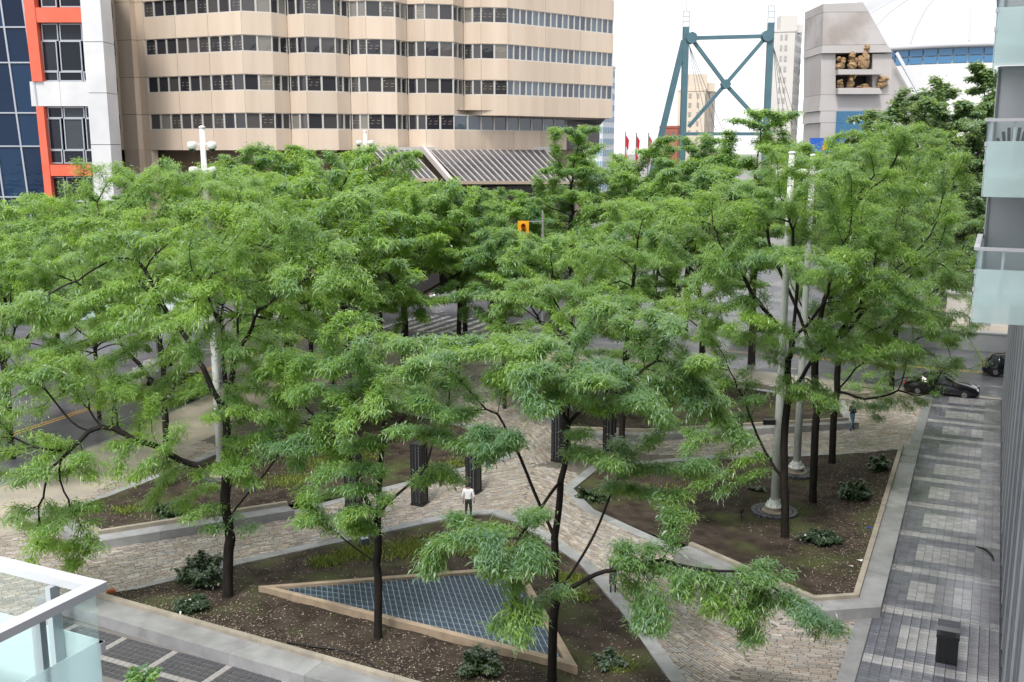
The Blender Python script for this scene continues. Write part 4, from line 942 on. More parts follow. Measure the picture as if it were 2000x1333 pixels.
# ================================================================= PEOPLE
def skin_body(verts, edges, radii, root_i=0):
    me = bpy.data.meshes.new('body'); me.from_pydata(verts, edges, []); o = bpy.data.objects.new('body', me); col.objects.link(o)
    md = o.modifiers.new('skin', 'SKIN'); md.use_smooth_shade = True
    for i, r in enumerate(radii):
        sv = me.skin_vertices[0].data[i]; sv.radius = r if hasattr(r, '__len__') else (r, r); sv.use_root = (i == root_i)
    ms = o.modifiers.new('sub', 'SUBSURF'); ms.levels = 2; ms.render_levels = 2
    dg = bpy.context.evaluated_depsgraph_get(); dg.update(); ev = o.evaluated_get(dg); m2 = bpy.data.meshes.new_from_object(ev)
    bpy.data.objects.remove(o); return m2
def person(label, loc, rz, joints, mats, hair_col, extra=None):
    J = joints; names = list(J); E_ = [('pelvis', 'waist'), ('waist', 'chest'), ('chest', 'neck'), ('neck', 'head'), ('head', 'crown')]
    for s in 'lr': E_ += [('pelvis', 'hip' + s), ('hip' + s, 'knee' + s), ('knee' + s, 'ankle' + s), ('ankle' + s, 'toe' + s), ('chest', 'sh' + s), ('sh' + s, 'el' + s), ('el' + s, 'wr' + s), ('wr' + s, 'palm' + s)]
    RD_ = {'pelvis': (.15, .115), 'waist': (.135, .10), 'chest': (.165, .115), 'neck': .055, 'head': (.078, .09), 'crown': (.06, .07), 'hip': .092, 'knee': .06, 'ankle': .042, 'toe': .035, 'sh': .066, 'el': .046, 'wr': .032, 'palm': .036}
    rad = [RD_[k] if k in RD_ else RD_[k[:-1]] for k in names]
    verts = [J[k] for k in names]; ed = [(names.index(a), names.index(b)) for a, b in E_]
    # fingers: five short chains rooted in each palm
    for s in 'lr':
        p = Vector(J['palm' + s]); d = (p - Vector(J['wr' + s])).normalized(); sd = d.cross(Vector((1, 0, 0))); sd = sd.normalized() if sd.length > .1 else Vector((0, 1, 0))
        for k, ln in enumerate((.055, .07, .075, .068, .052)):
            o_ = sd * ((k - 2) * .017); b0 = p + o_ + d * .02 if k else p - d * .01 + sd * -.036
            dd = d if k else (d - sd * .9).normalized(); i = len(verts); verts += [tuple(b0 + dd * ln * .5), tuple(b0 + dd * ln + Vector((0, -.012, -.012)))]; rad += [.009, .008]
            ed += [(names.index('palm' + s), i), (i, i + 1)]
    me = skin_body(verts, ed, rad, names.index('pelvis'))
    root = thing('person', label, 'person', loc, rz)
    me.materials.clear()
    for m in mats: me.materials.append(m)       # skin, top, trousers, shoes
    for f in me.polygons:
        c = f.center; k = 0
        hd = (c - Vector(J['head'])).length
        best = min(names, key=lambda q: (Vector(J[q]) - c).length); bb = best[:-1] if best not in RD_ else best
        if bb in ('chest', 'waist', 'sh', 'el'): k = 1
        elif bb in ('pelvis', 'hip', 'knee'): k = 2
        elif bb == 'ankle': k = 2 if c.z > J[best][2] + .02 else 3
        elif bb == 'toe': k = 3
        if bb == 'neck' and c.z < J['neck'][2] - .02: k = 1
        if bb == 'wr' and (c - Vector(J[best])).dot(Vector(J['el' + best[-1]]) - Vector(J[best])) > 0: k = 1
        f.material_index = k; f.use_smooth = True
    b = link('body', me, root)
    h = Vector(J['head']); hm = MB()
    prof = [(.02, .125), (.06, .115), (.09, .08), (.104, .03), (.103, -.02), (.09, -.06)]; hm._lathe((0, 0, 0), list(reversed(prof)), 12)
    hm.v = [(x * .9, y * 1.02 + (.025 if z < .03 else 0.01), z) for x, y, z in hm.v]
    ho = link('hair', hm.mesh('hair', mat('hair_' + str(hair_col), hair_col, .6), True), root, (h.x, h.y, h.z + .055))
    fc = MB()
    for sx in (-1, 1): fc.box((h.x + sx * .03, h.y - .088, h.z + .02), (.018, .012, .01))
    link('eyes', fc.mesh('eyes', M_blk), root)
    ns = MB().add([(h.x - .012, h.y - .088, h.z - .02), (h.x + .012, h.y - .088, h.z - .02), (h.x, h.y - .115, h.z - .018), (h.x, h.y - .088, h.z + .02)], [(0, 1, 2), (1, 3, 2), (3, 0, 2)]); link('nose', ns.mesh('nose', mats[0]), root)
    mo = MB().box((h.x, h.y - .083, h.z - .045), (.04, .012, .008)); link('mouth', mo.mesh('mouth', mat('lip', (.25, .09, .08), .5)), root)
    return root
SKN = mat('skin', (.42, .26, .18), .5); SKD = mat('skin_tan', (.30, .18, .12), .5)
# facing -Y locally
walk = dict(pelvis=(0, 0, .93), waist=(0, 0, 1.1), chest=(0, -.01, 1.33), neck=(0, -.02, 1.47), head=(0, -.05, 1.585), crown=(0, -.04, 1.68),
    hipl=(.09, -.01, .88), kneel=(.10, -.17, .50), anklel=(.10, -.22, .10), toel=(.11, -.38, .045), hipr=(-.09, .01, .88), kneer=(-.10, .04, .48), ankler=(-.10, .24, .13), toer=(-.11, .12, .04),
    shl=(.185, 0, 1.40), ell=(.225, .02, 1.12), wrl=(.13, -.22, 1.16), palml=(.10, -.29, 1.19), shr=(-.185, 0, 1.40), elr=(-.225, .03, 1.12), wrr=(-.13, -.20, 1.13), palmr=(-.09, -.27, 1.17))
q = G(1663, 842)
pm = person('man walking in dark jacket and blue jeans, looking down at his phone', (q.x, q.y, .015), R(118), walk, [SKN, mat('black_jacket', (.012, .013, .018), .7), mat('blue_jeans', (.07, .14, .22), .8), mat('dark_shoe', (.02, .02, .02), .5)], (.02, .014, .01))
rot = Matrix.Rotation(R(118), 4, 'Z'); c = Vector((q.x, q.y, .015)) + rot @ Vector((.01, -.35, 1.22))
tag(MB().box((0, 0, 0), (.15, .012, .08), M=Matrix.Rotation(R(118), 4, 'Z') @ Matrix.Rotation(R(-40), 4, 'X')).build('phone', M_blk), 'black phone held by the walking man', 'phone').location = c
stand = dict(walk); stand.update(kneel=(.10, -.04, .48), anklel=(.10, .02, .09), toel=(.12, -.14, .04), kneer=(-.10, -.05, .48), ankler=(-.10, .0, .09), toer=(-.12, -.15, .04),
    ell=(.25, .03, 1.11), wrl=(.24, -.06, .88), palml=(.24, -.09, .80), elr=(-.25, .03, 1.11), wrr=(-.24, -.06, .88), palmr=(-.24, -.09, .80))
q = G(915, 1018)
person('person in a loose white shirt and dark trousers, seen from behind on the path', (q.x, q.y, .015), R(172), stand, [SKD, mat('white_shirt', (.74, .75, .78), .7), mat('dark_trousers', (.035, .045, .03), .8), mat('dark_shoe', (.02, .02, .02), .5)], (.012, .01, .01))

# ================================================================= CARS
def car(label, loc, rz, paint, suv=False):
    root = thing('parked_car', label, 'car', loc, rz, 'cars on the streets'); hh = 1.68 if suv else 1.45; hw = .94
    st_ = [(-2.32, .74, .42, .70, .70, .5), (-2.2, .86, .26, .86, .86, .6), (-1.75, .93, .2, .94, .98 if not suv else hh - .22, .66), (-1.25, .94, .2, .96, hh - .12, .64), (-.5, .94, .2, .96, hh, .66), (.25, .94, .2, .95, hh - .02, .66), (.95, .94, .2, .94, 1.02, .70), (1.6, .92, .2, .86, .9, .66), (2.1, .84, .24, .72, .76, .58), (2.3, .70, .36, .60, .62, .48)]
    b = MB(); ring = []
    for (x, wd, zb, belt, top, rw) in st_:
        rw_ = rw if top > belt + .06 else wd * .72
        pts = [(wd * .86, zb), (wd, zb + .16), (wd * 1.0, (zb + belt) / 2 + .06), (wd * .96, belt), (rw_, top), (rw_ * .5, top + .03)]
        pts = pts + [(-y, z) for y, z in reversed(pts)]; ring.append([(x, y, z) for y, z in pts])
    n = 12; vs = [v for r_ in ring for v in r_]; fs = []
    for i in range(len(ring) - 1):
        for k in range(n): fs.append((i * n + k, (i + 1) * n + k, (i + 1) * n + (k + 1) % n, i * n + (k + 1) % n))
    fs.append(tuple(range(n))); fs.append(tuple((len(ring) - 1) * n + k for k in range(n - 1, -1, -1)))
    b.add(vs, fs); me = b.mesh('body', paint, True); link('body', me, root)
    Mg = mat('car_glass', (.015, .02, .025), .08, .3)
    def pane(nm, i, k0, k1, j=None, sh=.08):
        j = i + 1 if j is None else j; q = [Vector(ring[i][k0]), Vector(ring[j][k0]), Vector(ring[j][k1]), Vector(ring[i][k1])]; c = sum(q, Vector()) / 4
        nrm = (q[1] - q[0]).cross(q[3] - q[0]).normalized()
        if nrm.dot(c - Vector((0, 0, .8))) < 0: nrm = -nrm
        q = [c + (p - c) * (1 - sh) + nrm * .012 for p in q]; m_ = MB().add(q + [p - nrm * .03 for p in q], [(0, 1, 2, 3), (7, 6, 5, 4), (0, 4, 5, 1), (1, 5, 6, 2), (2, 6, 7, 3), (3, 7, 4, 0)])
        link(nm, m_.mesh(nm, Mg), root)
    for a, b_ in ((3, 4), (7, 8)):
        pane('side_window', 3, a, b_); pane('side_window', 4, a, b_); 
        if suv: pane('side_window', 2, a, b_)
    pane('windscreen', 5, 4, 7, sh=.1); pane('rear_window', 2 if not suv else 1, 4, 7, sh=.1)
    tm = MB(); prof = [(.31, -.1), (.335, -.06), (.335, .06), (.31, .1)]; tm._lathe((0, 0, 0), [(.2, -.1)] + prof + [(.2, .1)], 20); tme = tm.mesh('tyre', mat('tyre_rubber', (.015, .015, .016), .8), True)
    rm = MB(); rm._lathe((0, 0, 0), [(.21, -.105), (.21, .09), (.12, .112), (.05, .1)], 10); rme = rm.mesh('rim', mat('alloy_rim', (.35, .35, .36), .3, .5, .9))
    for x in (-1.42, 1.42):
        for s in (-1, 1):
            w_ = link('wheel', tme, root, (x, s * .84, .335)); w_.rotation_euler = (-s * math.pi / 2, 0, 0); link('rim', rme, w_)
    Ml = mat('head_lamp', (.75, .78, .8), .1, .6); Mt = mat('tail_lamp', (.5, .015, .012), .2, .5)
    for s in (-1, 1):
        link('headlight', MB().box((2.17, s * .6, .66), (.14, .32, .13)).mesh('headlight', Ml), root); link('tail_light', MB().box((-2.24, s * .64, .80), (.1, .34, .14)).mesh('tail_light', Mt), root)
        link('mirror', MB().box((.72, s * 1.0, 1.0), (.12, .18, .12)).mesh('mirror', paint), root)
    link('number_plate', MB().box((-2.325, 0, .56), (.02, .45, .13)).mesh('number_plate', mat('plate', (.6, .6, .62), .4)), root)
    return root
P_blk = mat('black_car_paint', (.008, .008, .012), .12, .6); P_gry = mat('grey_car_paint', (.13, .135, .145), .2, .6, .3); P_wht = mat('white_car_paint', (.7, .7, .7), .2, .5); P_blu = mat('navy_car_paint', (.02, .03, .06), .15, .6); P_sil = mat('silver_car_paint', (.4, .41, .42), .25, .5, .6)
TA = math.atan2(TD.y, TD.x)
def gcar(lb, px, py, rz, paint, suv=False):
    q = G(px, py, -.145); return car(lb, (q.x, q.y, -.145), rz, paint, suv)
gcar('black sedan waiting at the kerb behind the hanging branches at right', 1838, 772, TA, P_blk)
gcar('dark suv with a red tail light cut off by the building at right', 1985, 735, TA + .05, P_blk, True)
gcar('grey car in the far lane behind the right trunks', 1640, 660, TA + math.pi, P_gry)
gcar('dark car near the crossing, left of the second camera mast', 690, 628, TA + math.pi, P_blu)
gcar('dark suv on the left road behind the large front tree', 372, 775, math.atan2(RD.y, RD.x), P_blk, True)
gcar('white car on the left road seen through the leaves', 300, 745, math.atan2(-RD.y, -RD.x), P_wht)
gcar('silver car turning in the intersection behind the middle trees', 880, 590, TA + .5, P_sil)
gcar('white car in the far lane left of the grey car', 1480, 668, TA + math.pi, P_wht)

# ================================================================= TRAFFIC SIGNALS
M_ty = mat('signal_yellow', (.75, .38, .02), .45); 
def signal(label, px, py, Y, rz=0):
    c = P(px, py, Y); b = Vector((c.x + 1.4, c.y, -.15)); root = thing('traffic_signal', label, 'traffic light', b, group='yellow traffic signals')
    MB()._lathe(b, [(.2, 0), (.2, .1), (.11, .14), (.09, c.z + 1.4)], 10).build('post', mat('grey_galvanised', (.35, .36, .37), .45, .4, .5), root)
    MB().bar((b.x, b.y, c.z + .7), (c.x, c.y, c.z + .7), .08).build('arm', MATS['grey_galvanised'], root)
    MB().box(c, (.55, .32, 1.25)).build('housing', M_ty, root)
    MB().box(c + Vector((0, -.14, 0)), (.8, .02, 1.5)).build('backboard', M_ty, root)
    for k, cc in enumerate(((.25, .02, .015), (.3, .18, .02), (.03, .25, .1))):
        z = c.z + .38 - .38 * k; MB().tube([(c.x, c.y - .17, z), (c.x, c.y - .22, z)], .14, 12).build('lens', mat('lens%d' % k if False else ('red_lens', 'amber_lens', 'green_lens')[k], cc, .2), root)
        MB().tube([(c.x, c.y - .16, z + .02), (c.x, c.y - .40, z + .04)], .165, 12, cap=False).build('visor', M_ty, root)
signal('yellow traffic signal above the trees left of the tall pointed tree', 1022, 452, 73.5)
signal('yellow traffic signal by the crossing, left of the middle trunk', 692, 556, 72)
signal('yellow traffic signal on the left road behind the locust fork', 385, 590, 70)
signal('leftmost yellow traffic signal near the hoarding', 262, 600, 72)
signal('yellow traffic signal behind the large left tree top', 505, 535, 70)
# construction hoarding with colourful print on the far left corner
hb = P(240, 590, 96); root = thing('printed_hoarding', 'pale blue printed hoarding behind the left trees', 'hoarding', (hb.x, 96, -.15))
for k in range(5):
    x = hb.x - 6 + k * 3; MB().box((x, 96, 1.35), (2.96, .08, 2.9)).build('panel', mat('hoarding_print', (.45, .62, .68), .5, c2=(.62, .70, .70), scale=.5), root); MB().bar((x - 1.5, 96.1, -.15), (x - 1.5, 96.1, 2.95), .1).build('post', MATS['grey_galvanised'], root)
for dx, c_ in ((.8, (.75, .2, .02)), (-.6, (.03, .09, .45)), (2.1, (.4, .1, .3))): MB()._lathe((0, 0, 0), [(.0, -.02), (.8, -.02), (.8, .02), (0, .02)], 9).build('printed_shape', mat('print_%d' % int(c_[0] * 100) if False else {.75: 'print_orange', .03: 'print_blue', .4: 'print_purple'}[c_[0]], c_, .5), root, loc=(0, 0, 0)).location = (dx, -.08, 1.8)
for o in root.children:
    if o.name.startswith('printed_shape'): o.rotation_euler = (math.pi / 2, 0, 0)
# ================================================================= BEIGE OFFICE TOWER
M_bei = mat('beige_precast', (.655, .54, .435), .7, .3, c2=(.57, .46, .365), scale=.55, detail=7, bump=.08, bscale=12, stretch=(1, 1, .1), objrand=.10)
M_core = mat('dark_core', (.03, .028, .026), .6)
M_mul = mat('pale_mullion', (.55, .53, .50), .4, .4, .2)
M_win = window_mat('office_glass', (.034, .034, .039), .22, (.20, .185, .165))
M_winr = window_mat('side_office_glass', (.05, .072, .105), 0, None, .10, 1.0)  # base lightened to blue-grey, painting in some of the reflected sky
D0 = 118.0
def tower():
    O = 262.0
    F = [(200, 252.5), (233, 252.5), (262, 254.5), (262.5, 252), (287, 254.5), (476, 267), (535, 264), (565, 259.6), (598, 262), (658, 259.4), (684, 255.6), (717, 257), (775, 255.3), (796, 250.3), (831, 251.6), (887, 249.8), (906, 244.4), (940, 245.6), (992, 244.2), (1197, 223.0)]
    pts = []
    for px, off in F:
        D = D0 * O / off; q = P(px, 150, D); pts.append(Vector((q.x, q.y, 0)))
    root = thing('office_tower', 'beige precast office tower with zigzag ribbon windows', 'building', (pts[5].x, pts[5].y, -.15))
    ref = D0 * O / 267.0
    zy = lambda y: P(476, y, ref).z
    fh = zy(66.5) - zy(143.5)
    z4t, z4b = zy(220.5), zy(251.5); wh = z4t - z4b
    rows = [z4b + fh * k for k in range(6)]      # sill heights from the lowest row up
    ztop = rows[-1] + wh + 3.5; zlow = zy(294)
    nrm = lambda a, b: Vector(((b - a).y, -(b - a).x, 0)).normalized()
    # inner dark core following the outline, set back from the glass
    back = [Vector((pts[-1].x + 3, pts[-1].y + 45, 0)), Vector((pts[0].x, pts[0].y + 60, 0))]
    loop = [(p.x, p.y) for p in pts] + [(p.x, p.y) for p in back]
    core = offset_poly(loop, -.75)
    MB().prism(core, rows[1] - (fh - wh) + .1, ztop).build('core', M_core, root)
    lowp = [(p.x, p.y) for p in pts[:16]] + [(P(1108, 150, D0 * 1.17).x, D0 * 1.17)] + [(p.x, p.y) for p in back]
    MB().prism(offset_poly(lowp, -.75), zlow + .1, rows[1] - (fh - wh) + .05).build('core', M_core, root)
    MB().prism(offset_poly(lowp, -3.5), -.15, zlow + .2).build('podium', mat('brown_podium', (.30, .22, .16), .7, c2=(.24, .18, .13), scale=.4), root)
    MB().prism(offset_poly(loop, .1), ztop, ztop + .6).build('roof', M_bei, root)
    def slab(nm, a, b, z0, z1, m, dep=.55, gap=.02, proud=0.0):
        n = nrm(a, b); t = (b - a).normalized(); a2, b2 = a + t * gap + n * proud, b - t * gap + n * proud
        return MB().prism([(a2.x, a2.y), (b2.x, b2.y), ((b2 - n * dep).x, (b2 - n * dep).y), ((a2 - n * dep).x, (a2 - n * dep).y)], z0, z1).build(nm, m, root)
    def window(a, b, z0, z1, m, rec=.16):
        n = nrm(a, b); t = (b - a).normalized(); fr = MB(); up = Vector((0, 0, 1)); w_ = .11
        a2, b2 = a - n * rec, b - n * rec
        for p, q in ((a2 + up * z0, b2 + up * z0), (a2 + up * z1, b2 + up * z1)): fr.bar(p, q, .12, w_, up)
        for p in (a2 + t * .05, b2 - t * .05): fr.bar(p + up * (z0 + w_ / 2), p + up * (z1 - w_ / 2), w_, .12, n)
        o = fr.build('window', M_mul, root, loc=(a2 + b2) / 2 + up * z0)
        g0, g1 = a2 - n * .03 + t * .06, b2 - n * .03 - t * .06; k = n * .03
        MB().add([g0 + up * z0, g1 + up * z0, g1 + up * z1, g0 + up * z1, g0 - k + up * z0, g1 - k + up * z0, g1 - k + up * z1, g0 - k + up * z1], [(0, 1, 2, 3), (7, 6, 5, 4), (0, 4, 5, 1), (3, 2, 6, 7), (0, 3, 7, 4), (1, 5, 6, 2)]).build('pane', m, o, loc=(g0 + g1) / 2 + up * z0)
    npan = [1, 1, 1, 1, 9, 2, 2, 2, 2, 2, 2, 2, 2, 2, 2, 2, 2, 2, 18]
    nsp = [1, 1, 1, 1, 3, 1, 1, 1, 1, 1, 1, 1, 1, 1, 1, 1, 1, 1, 3]
    for i in range(len(pts) - 1):
        a, b = pts[i], pts[i + 1]
        if i == 2: continue
        for r, zs in enumerate(rows):
            z0 = zs - (fh - wh) if r else zlow
            low = (r == 0 and i >= 15)
            if i in (1, 3):                                   # plain piers, one panel per floor
                for zz0, zz1 in ((z0, zs + wh),): slab('pier_panel', a, b, zz0 + .02, zz1 - .02, M_bei, .9)
                if r == 0: slab('pier_panel', a, b, -.15, zlow, M_bei, .9)
                continue
            if low: continue
            for k in range(nsp[i]): slab('spandrel_panel', a.lerp(b, k / nsp[i]), a.lerp(b, (k + 1) / nsp[i]), z0 + .015, zs - .06, M_bei)
            if r >= 5 : continue
            if r == 4 and i == 18: pass
            if i == 0:
                slab('pier_panel', a, a.lerp(b, .22), zs - .06, zs + wh + .06, M_bei, .6, 0, -.004); slab('pier_panel', a.lerp(b, .88), b, zs - .06, zs + wh + .06, M_bei, .6, 0, -.004)
                window(a.lerp(b, .22), a.lerp(b, .88), zs, zs + wh, M_win); continue
            for k in range(npan[i]): window(a.lerp(b, k / npan[i]), a.lerp(b, (k + 1) / npan[i]), zs, zs + wh, M_winr if i == 18 else M_win)
    # lowest floor is cut back under the overhang at the right
    A_, B_ = pts[15], Vector((P(1108, 150, D0 * 1.17).x, D0 * 1.17, 0))
    for k in range(9): window(A_.lerp(B_, k / 9), A_.lerp(B_, (k + 1) / 9), rows[0], rows[0] + wh, M_winr)
    for k in range(4): slab('spandrel_panel', A_.lerp(B_, k / 4), A_.lerp(B_, (k + 1) / 4), zlow + .015, rows[0] - .06, M_bei)
    z1 = rows[1] - (fh - wh)
    MB().prism([(p.x, p.y) for p in [A_ + Vector((0, .6, 0))] + [q - nrm(pts[i_], pts[i_ + 1]) * .3 for i_, q in ((15, pts[16]), (16, pts[17]), (17, pts[18]), (18, pts[19]))] + [B_ + Vector((2, 8, 0))]], z1 - .02, z1 + .6).build('overhang_soffit', M_bei, root)
    # low fascia with the slanted glazed roof over the entrance
    M_sl = mat('bronze_glazing', (.065, .065, .072), .12, .6, c2=(.10, .10, .108), scale=.6); M_br = mat('pale_glazing_bar', (.50, .46, .45), .4)
    zf = P(900, 290, D0 * 1.05).z
    fa, fb = P(715, 296, D0 * 1.0), P(1075, 296, D0 * 1.16)
    MB().bar((fa.x, fa.y - .8, zf - .2), (fb.x, fb.y - .8, zf - .2), .9, .7).build('fascia', mat('white_fascia', (.6, .58, .55), .5), root)
    def slope(pxa, pxb, n, sh, ydrop, Ya, Yb, dY):
        tops = []; bots = []
        for k in range(n + 1):
            f_ = k / n; px = pxa + (pxb - pxa) * f_; Y = Ya + (Yb - Ya) * f_; tp = P(px, 293, Y); bt = P(px + sh, ydrop, Y - dY); tops.append(tp); bots.append(bt)
        for k in range(n):
            q = [tops[k], tops[k + 1], bots[k + 1], bots[k]]; nn = (q[3] - q[0]).cross(q[1] - q[0]).normalized()
            if nn.z < 0: nn = -nn
            for a0, a1 in ((0, .5), (.5, 1)):
                r_ = [q[0].lerp(q[3], a0 + .004), q[1].lerp(q[2], a0 + .004), q[1].lerp(q[2], a1 - .004), q[0].lerp(q[3], a1 - .004)]
                MB().add(r_ + [p - nn * .06 for p in r_], [(0, 3, 2, 1), (4, 5, 6, 7), (0, 1, 5, 4), (1, 2, 6, 5), (2, 3, 7, 6), (3, 0, 4, 7)]).build('roof_pane', M_sl, root)
        for k in range(n + 1):
            MB().bar(tops[k] + Vector((0, -.06, .05)), bots[k] + Vector((0, -.06, .05)), .085, .12).build('glazing_bar', M_br, root)
        MB().bar(bots[0], bots[-1], .35, .35).build('eaves_beam', mat('tan_beam', (.45, .36, .28), .6), root)
        MB().prism([(bots[0].x, bots[0].y + .5), (bots[-1].x, bots[-1].y + .5), (tops[-1].x, tops[-1].y), (tops[0].x, tops[0].y)], -.15, min(bots[0].z, bots[-1].z) - .2).build('entrance_wall', M_core, root)
    slope(728, 800, 6, 55, 352, D0 * .995, D0 * 1.01, 6); slope(838, 1062, 18, 62, 357, D0 * 1.02, D0 * 1.13, 7)
    for px, sh in ((826, 58),):
        tp = P(px, 290, D0 * 1.01); bt = P(px + sh, 358, D0 * 1.01 - 7.2); MB().bar(tp, bt, .45, .6).build('roof_beam', M_br, root)
tower()

# ================================================================= LEFT OFFICE BUILDING (blue glass, coral frame, white columns)
def left_building():
    Y = 112.0; root = thing('glass_office', 'office building with leaning blue glass wall, coral frames and white columns', 'building', (P(110, 300, Y).x, Y, -.15))
    M_col = mat('white_column_panel', (.66, .66, .67), .5, .4, c2=(.56, .57, .59), scale=.3); M_cor = mat('coral_frame', (.74, .13, .07), .45, c2=(.68, .15, .09), scale=.5)
    M_navy = window_mat('navy_glass', (.005, .020, .055), 0, None, .3, .3); M_fr = mat('grey_frame', (.42, .45, .50), .4, .4, .3); M_dkw = window_mat('dark_office_pane', (.010, .014, .022), 0, (.05, .06, .07), .12, .3)
    def pr(nm, px0, py0, px1, py1, y0, y1, m, par=root):        # box from photo measurements at distance Y
        a, b = P(px0, py0, Y), P(px1, py1, Y); return MB().box(((a.x + b.x) / 2, Y + (y0 + y1) / 2, (a.z + b.z) / 2), (abs(b.x - a.x), y1 - y0, abs(a.z - b.z))).build(nm, m, par)
    zt = 37.0
    xa, xb = P(190, 200, Y).x, P(222, 200, Y).x
    wl, wr = P(178, 180, Y).x, P(216, 180, Y).x
    # white corner column in storey-high panels
    zs = [-.15, 5, P(200, 283, Y).z, P(200, 183, Y).z, P(200, 84, Y).z, 34.5, 38]
    for z0, z1 in zip(zs[:-1], zs[1:]): MB().box(((wl + wr) / 2, Y + .4, (z0 + z1) / 2), (wr - wl, 3, z1 - z0 - .06)).build('column_panel', M_col, root)
    MB().box(((wl + wr) / 2, Y + .5, 19), (wr - wl - .2, 2.7, 37.8)).build('column_core', M_core, root)
    # white spandrel
    b0, b1 = P(68, 160, Y).z, P(180, 208, Y).z; x0 = P(62, 184, Y).x
    for k in range(2): MB().box((x0 + (wl - x0) * (k + .5) / 2, Y + .5, (b0 + b1) / 2), ((wl - x0) / 2 - .03, 1.6, b0 - b1)).build('spandrel_panel', M_col, root)
    # coral crossbars and windows
    for (y0, y1, nm) in ((16, 45, 0), (322, 344, 1)): pr('coral_crossbar', 71 if nm == 0 else 94, y0, 181, y1, -.4, .7, M_cor)
    for (px0, px1, ya, yb, rws) in ((73, 180, -60, 14, (0, 1)), (78, 181, 46, 159, (0, .3, .83, 1)), (90, 183, 209, 320, (0, .2, .76, 1)), (98, 184, 346, 440, (0, .5, 1))):
        cs = (0, .34, .80, 1)
        for i in range(3):
            for j in range(len(rws) - 1):
                xx0, xx1 = px0 + (px1 - px0) * cs[i], px0 + (px1 - px0) * cs[i + 1]; yy0, yy1 = ya + (yb - ya) * rws[j], ya + (yb - ya) * rws[j + 1]
                a, b = P(xx0, yy0, Y), P(xx1, yy1, Y); fr = MB(); t = .11
                for c_, s_ in ((((a.x + b.x) / 2, Y + .3, a.z - t / 2), (b.x - a.x - .02, .2, t)), (((a.x + b.x) / 2, Y + .3, b.z + t / 2), (b.x - a.x - .02, .2, t)), ((a.x + t / 2 + .01, Y + .3, (a.z + b.z) / 2), (t, .2, a.z - b.z - 2 * t)), ((b.x - t / 2 - .01, Y + .3, (a.z + b.z) / 2), (t, .2, a.z - b.z - 2 * t))): fr.box(c_, s_)
                o = fr.build('window', M_fr, root, loc=((a.x + b.x) / 2, Y + .3, b.z)); MB().box(((a.x + b.x) / 2, Y + .34, (a.z + b.z) / 2), (b.x - a.x - .1, .04, a.z - b.z - .1)).build('pane', M_dkw, o, loc=((a.x + b.x) / 2, Y + .34, b.z))
    # coral upright following the leaning glass
    def lean(px_top, px_bot, wpx, y0, y1, nm, m, ya=-80, yb=470):
        sl_ = (px_bot - px_top) / 410.0; a, b = P(px_top + sl_ * ya, ya, Y), P(px_top + sl_ * yb, yb, Y); w_ = wpx * Y / 2000
        MB().add([(a.x, Y + y0, a.z), (a.x + w_, Y + y0, a.z), (b.x + w_, Y + y0, b.z), (b.x, Y + y0, b.z), (a.x, Y + y1, a.z), (a.x + w_, Y + y1, a.z), (b.x + w_, Y + y1, b.z), (b.x, Y + y1, b.z)], [(0, 3, 2, 1), (4, 5, 6, 7), (0, 1, 5, 4), (1, 2, 6, 5), (2, 3, 7, 6), (3, 0, 4, 7)]).build(nm, m, root)
    lean(49, 94, 20, -.5, .6, 'coral_upright', M_cor, -80, 160); lean(53, 94.5, 14, -.5, .6, 'coral_upright', M_cor, 209, 425)
    # leaning curtain wall: panes between mullions
    ys = [-90, -15, 54, 123, 221, 286, 385, 480]; cols = [-270, -200, -150, -110, -66, -44, 4, 47]
    pt = lambda i, y: P(cols[i] + .134 * y + (.0), y, Y - .1 + 0.0)
    for i in range(len(cols) - 1):
        for j in range(len(ys) - 1):
            q = [pt(i, ys[j + 1]), pt(i + 1, ys[j + 1]), pt(i + 1, ys[j]), pt(i, ys[j])]; q = [Vector((p.x, Y + .1 - .015 * (p.z), p.z)) for p in q]
            MB().add(q + [p + Vector((0, .05, 0)) for p in q], [(0, 1, 2, 3), (7, 6, 5, 4), (0, 4, 5, 1), (1, 5, 6, 2), (2, 6, 7, 3), (3, 7, 4, 0)]).build('curtain_pane', M_navy, root, loc=q[0])
    for i in range(len(cols)):
        a, b = pt(i, -90), pt(i, 480); MB().bar((a.x, Y + .05 - .015 * a.z, a.z), (b.x, Y + .05 - .015 * b.z, b.z), .17, .2, (0, -1, 0)).build('mullion', M_fr, root)
    for y in ys[1:]:
        a, b = pt(0, y), pt(len(cols) - 1, y); MB().bar((a.x, Y + .04 - .015 * a.z, a.z), (b.x, Y + .04 - .015 * b.z, b.z), .14, .16, (0, -1, 0)).build('transom', M_fr, root)
    bx0 = P(-270, 300, Y).x; MB().prism([(bx0, Y + 1.9), (wr - .4, Y + 1.9), (wr - 13, Y + 30), (bx0, Y + 30)], -.15, 36.9).build('building_core', M_core, root)
    MB().box(((bx0 + P(100, 300, Y).x) / 2, Y + .7, 2.4), (P(100, 300, Y).x - bx0, 1, 5.1)).build('base_wall', mat('dark_base', (.03, .035, .045), .3), root)
left_building()

